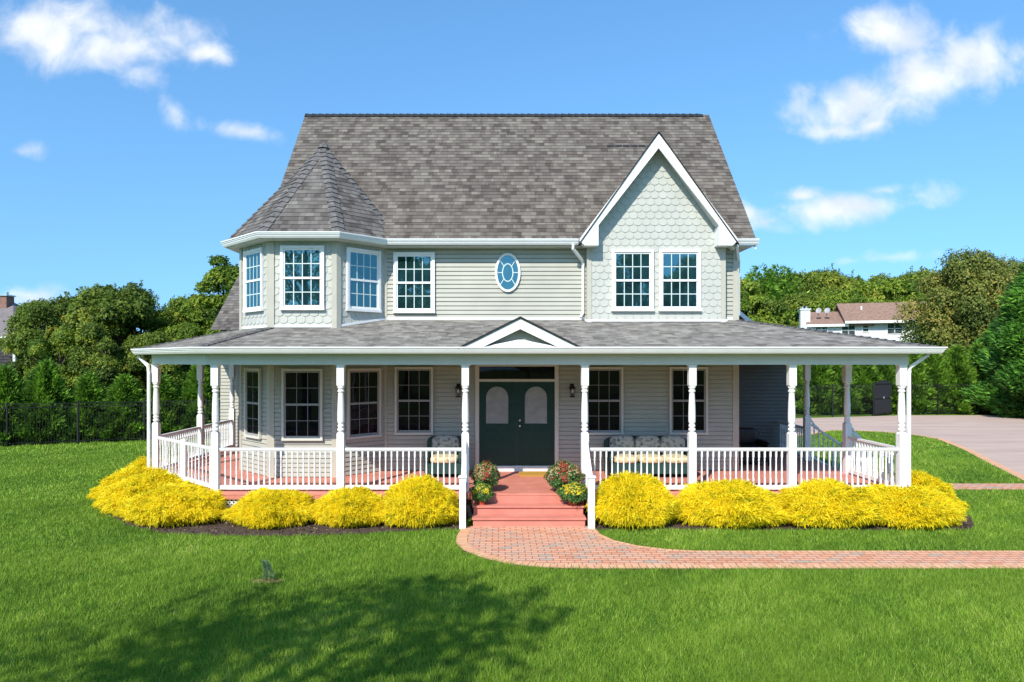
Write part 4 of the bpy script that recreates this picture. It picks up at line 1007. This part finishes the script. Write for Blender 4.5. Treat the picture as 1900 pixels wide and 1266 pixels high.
# ------------------------------------------------------------------ gold thread shrubs
def shrub_mesh(seed, n=29400):
    rng = np.random.default_rng(seed)
    ph = rng.uniform(0, 6.28, 8)
    def shape(d):
        th = np.arctan2(d[:,1], d[:,0]); z = d[:,2]
        return 1+.06*np.sin(3*th+ph[0]+2*z)+.05*np.sin(5*th+ph[1]-3*z)+.05*np.sin(4*z*3+ph[2]+2*th)+.045*np.sin(9*th+ph[3]+6*z)+.04*np.sin(14*th+ph[5]-9*z)*np.sin(11*z+ph[6])
    nt = n//7; dt = unit(rng.normal(size=(nt,3))); dt[:,2] = np.abs(dt[:,2]); dt = np.repeat(dt, 7, 0); n = len(dt)
    tr_ = np.repeat(rng.uniform(.93,1.06,nt), 7); tdir = np.repeat(rng.normal(0,.36,(nt,3)), 7, 0)
    d = unit(dt+rng.normal(0,.035,(n,3))); d[:,2] = np.abs(d[:,2])
    s_ = shape(d)*tr_*rng.uniform(.90,1.0,n); P = d*s_[:,None]; P[:,2] = np.maximum(P[:,2]**.85, .03); uc = .80+.20*np.clip(P[:,2]/.22,0,1); P[:,:2] *= uc[:,None]; P[:,2] = .10+.90*P[:,2]
    hd = unit(np.stack([d[:,0],d[:,1],0*d[:,0]],1))
    out = unit(hd*.55+tdir+rng.normal(0,.55,(n,3))+d*.8+np.array([0,0,.15]))
    L = rng.uniform(.05,.14,n)[:,None]
    p0 = P-out*.05; p1 = P+out*L*.5; p2 = P+out*L*.9+np.array([0,0,-1])*L*rng.uniform(-.1,.75,(n,1))
    sd = unit(np.cross(out, rng.normal(0,1,(n,3)))); w_ = rng.uniform(.008,.017,n)[:,None]
    V = np.stack([p0-sd*w_*.5, p0+sd*w_*.5, p1+sd*w_*.55, p1-sd*w_*.55, p2+sd*w_*.2, p2-sd*w_*.2],1).reshape(-1,3)
    V[:,2] = np.maximum(V[:,2], .0)
    i = np.arange(n)*6; F = np.concatenate([np.stack([i,i+1,i+2,i+3],1), np.stack([i+3,i+2,i+4,i+5],1)])
    t = np.clip(np.repeat(rng.normal(.5,.2,nt),7)+rng.normal(0,.15,n)+.1*np.sin(4*d[:,0]+ph[4]),0,1); t = np.concatenate([t,t])
    crown = np_mesh('foliage', V, F, t, M['yellow'])
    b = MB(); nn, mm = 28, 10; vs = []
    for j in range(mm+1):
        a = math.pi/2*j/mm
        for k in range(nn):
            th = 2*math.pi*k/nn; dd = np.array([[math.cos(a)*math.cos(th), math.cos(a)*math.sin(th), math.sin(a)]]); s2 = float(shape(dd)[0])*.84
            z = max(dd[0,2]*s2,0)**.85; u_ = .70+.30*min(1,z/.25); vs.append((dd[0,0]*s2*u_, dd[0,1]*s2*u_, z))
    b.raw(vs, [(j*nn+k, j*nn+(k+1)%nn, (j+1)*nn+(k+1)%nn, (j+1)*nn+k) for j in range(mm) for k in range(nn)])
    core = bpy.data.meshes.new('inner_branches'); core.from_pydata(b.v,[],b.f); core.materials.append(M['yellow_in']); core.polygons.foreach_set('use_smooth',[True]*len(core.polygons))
    return crown, core
SH = [shrub_mesh(21), shrub_mesh(22), shrub_mesh(23)]
def shrub(k, x, y, rx, ry, h, label, rz=0):
    t_ = thing('gold_thread_shrub', (x,y,0), label, 'shrub', 'yellow shrubs planted along the porch')
    c, i = SH[k % 3]
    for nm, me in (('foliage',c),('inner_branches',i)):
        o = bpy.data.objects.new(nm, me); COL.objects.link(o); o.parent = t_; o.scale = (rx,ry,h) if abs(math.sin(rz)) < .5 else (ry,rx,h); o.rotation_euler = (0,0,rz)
shrub(0,-8.32,15.75,.84,.92,.74,'yellow shrub at far left corner of the porch, next to the lawn')
shrub(1,-8.72,17.0,.56,.95,.78,'yellow shrub furthest back at the left end of the porch')
shrub(2,-7.55,14.80,.95,.86,.76,'yellow shrub below the diagonal corner railing, second from left front')
shrub(1,-6.55,13.93,1.02,.76,.68,'broad yellow shrub at foot of the front left porch post',R(180))
shrub(0,-4.52,13.72,.84,.66,.62,'yellow shrub below the turret windows and front railing')
shrub(2,-2.95,13.74,.72,.64,.66,'yellow shrub in the middle between turret and steps')
shrub(1,-1.56,13.70,.74,.68,.86,'tall yellow shrub just left of the steps')
shrub(0,2.68,13.66,.84,.70,.93,'tallest yellow shrub just right of the steps',R(180))
shrub(2,4.62,13.70,1.06,.70,.80,'wide yellow shrub below the porch sofa railing')
shrub(1,6.58,13.68,.98,.70,.80,'yellow shrub below the right front railing')
shrub(0,8.10,13.75,1.14,.75,.68,'low yellow shrub at the front right porch corner post')
shrub(2,9.05,14.85,.74,.95,.78,'yellow shrub behind the right corner, beside the side porch railing')

# small seedling in the lawn
t_ = thing('spruce_seedling', (-3.45,10.15,0), 'tiny bluish spruce seedling in a ring of bare soil on the front lawn', 'seedling')
rng = np.random.default_rng(4); n = 650; z = rng.uniform(.02,.30,n); a = rng.uniform(0,6.28,n); rr = .085*(1-z/.34)*rng.uniform(.2,1,n)+.008
P = np.stack([np.cos(a)*rr+.03*np.sin(z*14), np.sin(a)*rr, z],1); ax = unit(np.stack([np.cos(a),np.sin(a),np.full(n,.6)],1)); V, F = leaves(P, unit(np.cross(ax, rng.normal(size=(n,3)))), .04, .007, rng, ax)
o = bpy.data.objects.new('needles', np_mesh('needles',V,F,rng.random(n),M['spruce'])); COL.objects.link(o); o.parent = t_
b = MB(); b.tube([(-3.45,10.15,0),(-3.44,10.15,.28)], [.008,.003], 6); b.build('stem', M['bark'], t_)
b = MB(); b.face([(-3.45+.26*math.cos(R(q))*(1+.1*math.sin(q)), 10.15+.12*math.sin(R(q)), .006) for q in range(0,360,20)]); tag(b.build('soil_ring', M['drygrass']), kind='structure')

# ------------------------------------------------------------------ trees
def decid(seed, H, Rr, n=26000, leaf=.17, clumps=38, base=.22, mat='oak', shoots=90):
    rng = np.random.default_rng(seed); cz0 = H*base; ch = H-cz0; cs = []
    for i in range(clumps):
        h = rng.uniform(0.08, .93); prof = math.sin(math.pi*min(1,(h*.85+.15)))**.6
        a = rng.uniform(0, 6.28); rr = Rr*prof*math.sqrt(rng.uniform(.15, .85)); r_ = Rr*rng.uniform(.20,.36)
        cs.append((math.cos(a)*rr, math.sin(a)*rr, cz0+ch*h, r_))
    cs = np.array(cs); k = rng.choice(len(cs), n, p=cs[:,3]**2/np.sum(cs[:,3]**2)); d = unit(rng.normal(size=(n,3)))
    d[:,2] = np.where(d[:,2] < -.3, -d[:,2], d[:,2])
    sub = 1+.16*np.sin(d[:,0]*7+k)+.14*np.sin(d[:,1]*8+2*k)*np.cos(d[:,2]*6+k)
    r_ = cs[k,3]*sub*rng.uniform(.55,1.12,n)**.6; P = cs[k,:3]+d*r_[:,None]*np.array([1,1,.78])
    P[:,2] *= H/np.percentile(P[:,2], 99.97); nn = unit(d*1.0+rng.normal(0,.55,(n,3))+np.array([0,0,.35]))
    V, F = leaves(P, nn, rng.uniform(.7,1.5,n)*leaf, rng.uniform(.5,.9,n)*leaf, rng)
    ct = rng.normal(0,.17,len(cs)); t = np.clip(.48+ct[k]+rng.normal(0,.2,n),0,1)
    ti = rng.choice(np.where(d[:,2] > .25)[0], shoots); m = 26; kk = np.repeat(ti, m); sdir = unit(d[ti]*.5+np.array([0,0,.9])+rng.normal(0,.25,(shoots,3))); sl = rng.uniform(.3,1.0,shoots)*Rr*.22
    f = rng.random(shoots*m); Ps = P[kk]+np.repeat(sdir*sl[:,None], m, 0)*f[:,None]+rng.normal(0,leaf*.45,(shoots*m,3))*(1.1-f[:,None])
    V2, F2 = leaves(Ps, unit(rng.normal(size=(len(Ps),3))+np.array([0,-.3,.4])), rng.uniform(.6,1.1,len(Ps))*leaf, leaf*.5, rng); V = np.concatenate([V, V2]); F = np.concatenate([F, F2+4*n]); t = np.concatenate([t, np.clip(t[kk]+.08,0,1)])
    crown = np_mesh('crown', V, F, t, M[mat])
    b = MB(); r0 = H*.018; b.tube([(0,0,-.3),(0,0,cz0*.6),(.1,.05,cz0+ch*.25),(.05,0,cz0+ch*.6),(0,0,cz0+ch*.85)], [r0*1.3,r0,r0*.8,r0*.5,r0*.15], 8)
    for i in range(0, len(cs), 2):
        c = cs[i]; z0 = min(c[2]*.7, cz0+ch*.55); b.tube([(0.03,0.02,z0),(c[0]*.5,c[1]*.5,(z0+c[2])/2+.1),(c[0],c[1],c[2])], [r0*.45,r0*.3,r0*.1], 5)
    trunk = bpy.data.meshes.new('trunk'); trunk.from_pydata(b.v,[],b.f); trunk.materials.append(M['bark']); return crown, trunk
def conif(seed, H, Rr, n=15000, L=.26, Wd=.085, mat='hedge', up=.75, ragged=.16, base=.0, pw=.75):
    rng = np.random.default_rng(seed); ph = rng.uniform(0,6.28,6)
    z = 1-np.sqrt(rng.random(n)); z = np.clip(z+rng.normal(0,.02,n),0,.995); a = rng.uniform(0,6.28,n)
    R0 = Rr*np.minimum(1,(1-z)**pw*1.12)*np.where(z < .12, .75+z*2, 1); lump = 1+ragged*(np.sin(5*a+ph[0]+z*9)+.8*np.sin(8*a+ph[1]-z*17)+.7*np.sin(z*31+ph[2]+3*a))
    rr = R0*lump*rng.uniform(.60,1.04,n)**.7
    P = np.stack([np.cos(a)*rr, np.sin(a)*rr, base+z*(H-base)],1)
    ax = unit(np.stack([np.cos(a),np.sin(a),np.full(n,up)],1)+rng.normal(0,.38,(n,3)))
    nn = unit(np.cross(ax, rng.normal(size=(n,3)))*.6+np.stack([np.cos(a),np.sin(a),np.full(n,.6)],1)*.7); nn = unit(nn-ax*np.sum(nn*ax,1,keepdims=True))
    V, F = leaves(P, nn, rng.uniform(.6,1.3,n)*L, rng.uniform(.6,1.2,n)*Wd, rng, ax)
    t = np.clip(.40+.20*np.sin(4*a+ph[3]+z*7)+rng.normal(0,.2,n),0,1)
    crown = np_mesh('crown', V, F, t, M[mat]); b = MB(); b.tube([(0,0,-.2),(0,0,H*.5),(0,0,H*.93)], [H*.022,H*.014,.01], 7)
    trunk = bpy.data.meshes.new('trunk'); trunk.from_pydata(b.v,[],b.f); trunk.materials.append(M['bark']); return crown, trunk
def tree(name, kit, x, y, z=0, rz=0, sc=(1,1,1), label='', cat='tree', group=None):
    t_ = thing(name, (x,y,z), label, cat, group, rz); t_.scale = sc
    for nm, me in (('crown',kit[0]),('trunk',kit[1])):
        o = bpy.data.objects.new(nm, me); COL.objects.link(o); o.parent = t_
    return t_
ORD = ['first','second','third','fourth','fifth','sixth','seventh','eighth','ninth','tenth','eleventh','twelfth','thirteenth','fourteenth','fifteenth','sixteenth','seventeenth','eighteenth','nineteenth','twentieth','twenty first','twenty second','twenty third','twenty fourth']
rng0 = random.Random(11)
HG = [conif(31,3.0,.95), conif(32,3.0,.95), conif(33,3.0,.9), conif(34,3.0,1.0)]
# left hedge behind the left fence
fy = lambda x: 25.8+(x+18.8)*.43
xs = [-24.5+1.28*i for i in range(14)]
for i, x in enumerate(xs):
    tree('hedge_conifer', HG[i % 4], x, fy(x)+1.35+rng0.uniform(-.15,.15), 0, rng0.uniform(0,6.28), (1,1,rng0.uniform(.86,1.06)), f'feathery green hedge conifer, {ORD[i]} from the left behind the left fence', 'conifer', 'conifer hedge behind the left fence')
HR = [conif(41,4.0,1.25,14000,.34,.12), conif(42,4.0,1.2,14000,.34,.12), conif(43,4.0,1.3,14000,.34,.12)]
for i in range(19):
    x = 8.0+1.45*i; tree('hedge_conifer', HR[i % 3], x, 42.3+rng0.uniform(-.2,.2)+(0 if x > 20 else (20-x)*-.1), 0, rng0.uniform(0,6.28), (1,1,rng0.uniform(.84,1.05)), f'bright green hedge conifer, {ORD[i]} from the left behind the right fence', 'conifer', 'conifer hedge behind the right fence')
# left tree mass
KO = decid(51,8.0,3.4,32000,.19,44,.12,'oak'); KO2 = decid(52,8.0,3.0,30000,.18,40,.12,'oak'); KA = decid(53,8.0,3.2,32000,.18,44,.12,'autumn'); KL = decid(54,8,3.0,28000,.18,36,.12,'oak_l')
KT = decid(55,12,2.6,22000,.2,30,.25,'oak_l'); KB = decid(56,12.8,5.2,60000,.22,70,.10,'brown')
def at(px, D): return (px-925)*D/1267
def ztop(py, D): return 3.29+(668-py)*D/1267
LT = [(92,49,KO,556,'dark rear'),(88,40,KO2,566,'dark green'),(98,43,KO,552,'dark leafy'),(140,44,KA,546,'orange tinged'),(178,40,KA,538,'olive and yellow'),(218,38,KO,524,'dense dark green'),(262,41,KL,548,'yellow green'),(300,45,KO2,578,'dark distant'),(335,43,KL,560,'pale olive'),(362,41,KL,546,'light green'),(400,45,KO,552,'dark rear'),(110,36,KL,610,'low bushy'),(200,35,KO2,600,'low dark green'),(285,36,KO,612,'low shaded'),(345,37,KL,600,'low pale green')]
for i, (px, D, k, yt, adj) in enumerate(LT):
    s_ = ztop(yt, D)/8.05
    tree('broadleaf_tree', k, at(px,D), D, 0, rng0.uniform(0,6.28), (s_*.86,s_*.86,s_), f'{adj} broadleaf tree above the left hedge, {ORD[sorted(q[0] for q in LT).index(px)]} from the left', 'tree', 'trees beyond the left hedge')
tree('tall_tree', KT, at(420,38), 38, 0, 1, (.80,.80,ztop(478,38)/12), 'tall slender light green tree rising behind the left wing roof', 'tree')
# right trees
tree('olive_tree', KB, at(1792,56), 56, 0, .6, (.76,.76,ztop(468,56)/12.8), 'big olive brown tree right of the white house', 'tree')
tree('olive_tree', KB, at(1775,66), 66, 0, 2.6, (.60,.60,.66), 'smaller olive tree hiding the right end of the white house', 'tree')
tree('olive_tree', KB, at(1868,62), 62, 0, 4.1, (.8,.8,ztop(478,62)/12.8), 'second tall olive brown tree behind the dark conifer', 'tree')
KC = conif(61,9.5,2.9,70000,.36,.10,'conifer',.35,.20,0,.62)
tree('spruce_tree', KC, at(1958,38.5), 38.5, 0, .3, (1.05,1.05,1.06), 'large bright green conifer at the right edge beside the driveway', 'conifer')
KC2 = conif(62,6.0,2.0,26000,.36,.11,'conifer',.35,.20,0,.62)
tree('spruce_tree', KC2, at(1862,44.5), 44.5, 0, .3, (1,1,1), 'smaller conifer behind the hedge left of the large conifer', 'conifer')
# woods on the hill
KW = [decid(71,12,5.4,22000,.36,40,.15,'oak'), decid(72,12,5.2,22000,.36,40,.15,'oak_l'), decid(73,12,5.6,22000,.36,44,.15,'oak')]
WD = [(1330,88,1,535),(1372,92,1,520),(1395,86,1,548),(1400,108,2,517),(1440,112,0,512),(1485,118,2,506),(1530,122,0,502),(1575,120,0,514),(1612,104,1,524),(1640,122,2,512),(1662,96,1,520),(1700,112,0,508),(1740,105,2,500),(1560,98,1,540),(1490,96,0,545),(1525,92,1,556),(1600,92,1,552),(1800,100,0,500),(1425,86,0,556)]
adjs = ['dark green','light yellow green','deep green']
so_ = sorted(q[0] for q in WD)
for i, (px, D, k, s_) in enumerate(WD):
    x = at(px, D); z_ = hill_z(x,D)-.2; s_ = (ztop(s_, D)-z_)/12; tree('woodland_tree', KW[k], x, D, z_, rng0.uniform(0,6.28), (s_*.9,s_*.9,s_), f'{adjs[k]} woodland tree on the hill behind the white house, {ORD[so_.index(px)]} from the left', 'tree', 'woodland trees on the far hill')
# woods closing the view behind the house and beyond the left edge, one far mass
def woods():
    rng = np.random.default_rng(91); src = KW[0][0]; n = len(src.vertices); co = np.empty(n*3, np.float32); src.vertices.foreach_get('co', co); co = co.reshape(-1,3)
    spots = [(-23+5.0*i, 70+3*(i % 2)) for i in range(9)]+[(-60-7*i, 62+2*(i % 3)) for i in range(7)]; Vs, Ts = [], []
    for (x, y) in spots:
        a_ = rng.uniform(0,6.28); c_, s__ = math.cos(a_), math.sin(a_); k_ = rng.uniform(.72,.88)
        Vs.append(np.stack([co[:,0]*c_-co[:,1]*s__, co[:,0]*s__+co[:,1]*c_, co[:,2]],1)*k_+np.array([x,y,0])); Ts.append(np.clip(rng.normal(.5,.2,n//4)+rng.normal(0,.12),0,1))
    V = np.concatenate(Vs); o = bpy.data.objects.new('far_woods', np_mesh('far_woods', V, np.arange(len(V)).reshape(-1,4), np.concatenate(Ts), M['oak'])); COL.objects.link(o)
    tag(o, 'far belt of broadleaf woods behind the house and past the left edge', 'woods', kind='stuff')
woods()
# tall pines poking out at left of the hill
KP = conif(64,15,3.2,7000,.9,.22,'hedge',.25,.35,5,.5)
for px, D in ((1412,104),(1448,108)): x = at(px,D); tree('pine_tree', KP, x, D, hill_z(x,D)-.5, px, (.95,.95,(ztop(492,D)-hill_z(x,D)+.5)/15), 'airy pine top standing above the woods, '+('left' if px < 1430 else 'right')+' one of the two', 'pine')
# trees on the near side of the lawn, whose shadow falls across the foreground
KS = decid(81,11,3.4,5200,.17,34,.28,'oak')
for (x, y, s_, lb) in ((-6.2,-1.9,.98,'leafy tree beside the front lawn, nearest the house, casting shade on the grass'),(-10.2,-4.4,1.0,'leafy tree further back beside the front lawn'),(-15.0,-5.6,1.0,'leafy tree at the far left of the row beside the front lawn')):
    tree('shade_tree', KS, x, y, 0, x, (s_,s_,s_), lb, 'tree', 'trees along the street side of the lawn')
KS2 = decid(82,11,4.2,16000,.26,40,.15,'oak')
for i, (x, s_) in enumerate(((-38,1.0),(-28,.9),(-9,1.35),(3,.9),(13,1.35),(20,1.3),(30,1.0))):
    tree('shade_tree', KS2, x, -34-3*(i%2), 0, x, (s_,s_,s_), f'leafy tree across the street, {ORD[i]} from the west', 'tree', 'trees across the street')

# ------------------------------------------------------------------ fences
def fence(name, pts, h, label, sp=.095, postsp=2.4):
    t_ = thing(name, (pts[0][0],pts[0][1],0), label, 'fence'); b = MB()
    for p, q in zip(pts[:-1], pts[1:]):
        a, c = Vector(p), Vector(q); d = (c-a).normalized(); L = (c-a).length
        for z in (.12, h-.16, h-.02): b.bar((a.x,a.y,z),(c.x,c.y,z),.02,.024)
        n = int(L/sp)
        for i in range(n):
            pt = a+d*(i*sp); b.box(pt.x-.0055,pt.x+.0055,pt.y-.0055,pt.y+.0055,.04,h-.01)
        k = max(1, round(L/postsp))
        for i in range(k+1):
            if i == 0 and p != pts[0]: continue
            pt = a+d*(L*i/k); m_ = MB(); m_.box(pt.x-.027,pt.x+.027,pt.y-.027,pt.y+.027,0,h+.04); m_.box(pt.x-.035,pt.x+.035,pt.y-.035,pt.y+.035,h+.04,h+.06); m_.build('post', M['black'], t_)
    b.build('picket_panel', M['black'], t_)
fence('metal_fence', [(-25,fy(-25)),(-8.0,fy(-8))], 1.62, 'long black metal picket fence in front of the hedge on the left')
fence('metal_fence', [(8,37.6),(16.5,38.6),(21.9,39.9)], 1.85, 'black metal picket fence left of the gate behind the driveway')
fence('metal_fence', [(24.0,40.9),(38,41.0)], 1.85, 'black metal picket fence right of the gate at the end of the driveway')
t_ = thing('metal_gate', (21.9,39.9,0), 'dark gate with curved top standing ajar between two fence runs', 'gate')
b = MB(); n = 44; A, Bv = Vector((21.95,39.8)), Vector((23.45,38.6))
Bv = Vector((23.6,41.0)); A = Vector((21.95,39.85))
for i in range(n+1):
    f = i/n; pt = A+(Bv-A)*f; zt_ = 1.95+.28*math.sin(math.pi*min(1,f*1.15))*f; b.box(pt.x-.013,pt.x+.013,pt.y-.013,pt.y+.013,.06,zt_)
b.build('gate_pickets', M['black'], t_)
b = MB(); b.bar((A.x,A.y,.12),(Bv.x,Bv.y,.12),.04,.06); b.bar((A.x,A.y,1.0),(Bv.x,Bv.y,1.0),.04,.06); b.bar((A.x,A.y,1.85),(Bv.x,Bv.y,1.85),.04,.06); b.build('gate_frame', M['black'], t_)
b = MB(); b.box(22.75,22.81,40.35,40.45,1.0,1.12); b.build('latch', M['metal'], t_)

# ------------------------------------------------------------------ neighbouring houses
D = 68.0; s_ = 1267/D; X = lambda px: (px-925)/s_; Z = lambda py: 3.29+(668-py)/s_
t_ = thing('white_house', (X(1505),D,0), 'distant white two storey house with long brown roof beyond the hedge', 'house')
xa, xb, xm = X(1505), X(1722), X(1572); e = Z(603); e2 = Z(598)
b = MB(); b.box(xa,xb,D,D+9,0,e-.05); b.box(xm+1,xb,D-.003,D+8.9,0,e2-.05)
lap(b, (xa,D-.004), (xb,D-.004), 2.5, e-.06, .18, .02); b.build('wall', M['farwhite'], t_)
b = MB()
def groof(b, x0, x1, y0, y1, ze, zr, ov=.4):
    ym = (y0+y1)/2
    for (ya, yb) in ((y0-ov,ym),(y1+ov,ym)):
        b.face([(x0-ov,ya,ze),(x1+ov,ya,ze),(x1+ov,yb,zr),(x0-ov,yb,zr)]); b.face([(x0-ov,ya,ze-.2),(x1+ov,ya,ze-.2),(x1+ov,yb,zr-.2),(x0-ov,yb,zr-.2)]); b.face([(x0-ov,ya,ze),(x1+ov,ya,ze),(x1+ov,ya,ze-.2),(x0-ov,ya,ze-.2)])
        for xx in (x0-ov, x1+ov): b.face([(xx,ya,ze),(xx,yb,zr),(xx,yb,zr-.2),(xx,ya,ze-.2)])
groof(b, xa, xm+2, D, D+8, e, Z(581)+.35); rf = None
groof(b, xm, xb, D-.3, D+9, e2, Z(567)+.45); rf = b.build('roof', M['farroof'], t_)
b = MB(); b.box(xa-.5,xm,D-.52,D-.42,e-.22,e+.02); b.box(xm-.4,xb+.4,D-.82,D-.72,e2-.22,e2+.02); b.build('gutter', M['white'], t_)
b = MB(); b.box(X(1487),X(1505),D+.6,D+2,0,Z(574)); b.box(X(1487)-.08,X(1505)+.08,D+.5,D+2.1,Z(574),Z(572)); ch = b.build('chimney', M['farwhite'], t_)
for px in (1492, 1499): b = MB(); b.tube([(X(px),D+1.3,Z(572)),(X(px),D+1.3,Z(567))], .12, 8); b.build('flue', M['metal'], ch)
b = MB(); b.tube([(X(1605),D+2.5,Z(582)),(X(1605),D+2.5,Z(567))], .09, 6); b.build('vent_pipe', M['white'], rf)
for px in (1521, 1537): 
    b = MB(); x = X(px); b.tube([(x,D+1.2,Z(585)),(x,D+1.0,Z(577))], .05, 6)
    c = Vector((x,D+.9,Z(575))); nn = Vector((-.35,-1,.45)).normalized(); a_ = nn.orthogonal().normalized(); bb = nn.cross(a_); vs = [c-nn*.12]
    for rr in (.16,.30): vs += [c-nn*(.12-.5*rr*rr)+(a_*math.cos(q*math.pi/6)+bb*math.sin(q*math.pi/6))*rr for q in range(12)]
    b.raw(vs, [(0,1+q,1+(q+1)%12) for q in range(12)]+[(1+q,13+q,13+(q+1)%12,1+(q+1)%12) for q in range(12)]); b.build('satellite_dish', M['dish'], t_)
for (p0, p1, q0, q1, n) in ((1513,1535,607,617,2),(1560.5,1585,605.5,622,2),(1598,1609,605,616.5,1),(1641,1667,602.5,621,2)):
    wds = (p1-p0)/n
    for i in range(n):
        a_, c_ = X(p0+wds*i+.7), X(p0+wds*(i+1)-.7); b = MB(); y_ = D-.03
        b.box(a_-.08,c_+.08,y_-.06,y_,Z(q1)-.08,Z(q1)); b.box(a_-.08,c_+.08,y_-.06,y_,Z(q0),Z(q0)+.08); b.box(a_-.08,a_,y_-.06,y_,Z(q1),Z(q0)); b.box(c_,c_+.08,y_-.06,y_,Z(q1),Z(q0)); b.box(a_,c_,y_-.05,y_,(Z(q0)+Z(q1))/2-.04,(Z(q0)+Z(q1))/2+.04)
        wi = b.build('window', M['white'], t_); b = MB(); b.box(a_,c_,y_-.03,y_-.02,Z(q1),Z(q0)); b.build('pane', M['glass_far'], wi)
t_.rotation_euler = (0,0,R(-18)); t_.scale = (.92,1,1)
D = 46.0; s_ = 1267/D
t_ = thing('neighbour_house', (X(-60),D+3,0), 'dark sided house with grey roof and brick chimney at far left edge', 'house')
xr_ = (24.5-925)*50.5/1267; zr_ = 3.29+107*50.5/1267
b = MB(); b.box(X(-260),X(26),D,D+8,0,Z(628)); lap(b, (X(-260),D-.004), (X(26),D-.004), .5, Z(628), .2, .03); b.build('wall', M['darkwood'], t_)
b = MB(); b.face([(X(-265),D-.4,Z(626)),(X(33),D-.4,Z(626)),(xr_,D+4.5,zr_),(X(-265),D+4.5,zr_)]); b.face([(X(-265),D+9,Z(626)),(X(33),D+9,Z(626)),(xr_,D+4.5,zr_),(X(-265),D+4.5,zr_)]); b.face([(X(33),D-.4,Z(626)),(X(33),D+9,Z(626)),(xr_,D+4.5,zr_)])
b.build('roof', M['fargrey'], t_)
b = MB(); b.box(X(-265),X(34),D-.5,D-.4,Z(628),Z(625)); b.box(X(24.5),X(29),D-.06,D+.1,0,Z(628)); b.build('white_trim', M['white'], t_)
b = MB(); xc0, xc1, zc1 = (6-925)*50/1267, (19-925)*50/1267, 3.29+(668-550)*50/1267; b.box(xc0,xc1,D+3.6,D+4.4,Z(600),zc1); ch = b.build('chimney', M['brick_red'], t_); b = MB(); b.box(xc0-.08,xc1+.08,D+3.5,D+4.5,zc1,zc1+.08); b.tube([((xc0+xc1)/2,D+4,zc1+.08),((xc0+xc1)/2,D+4,zc1+.3)], .12, 8); b.build('chimney_cap', M['metal'], ch)
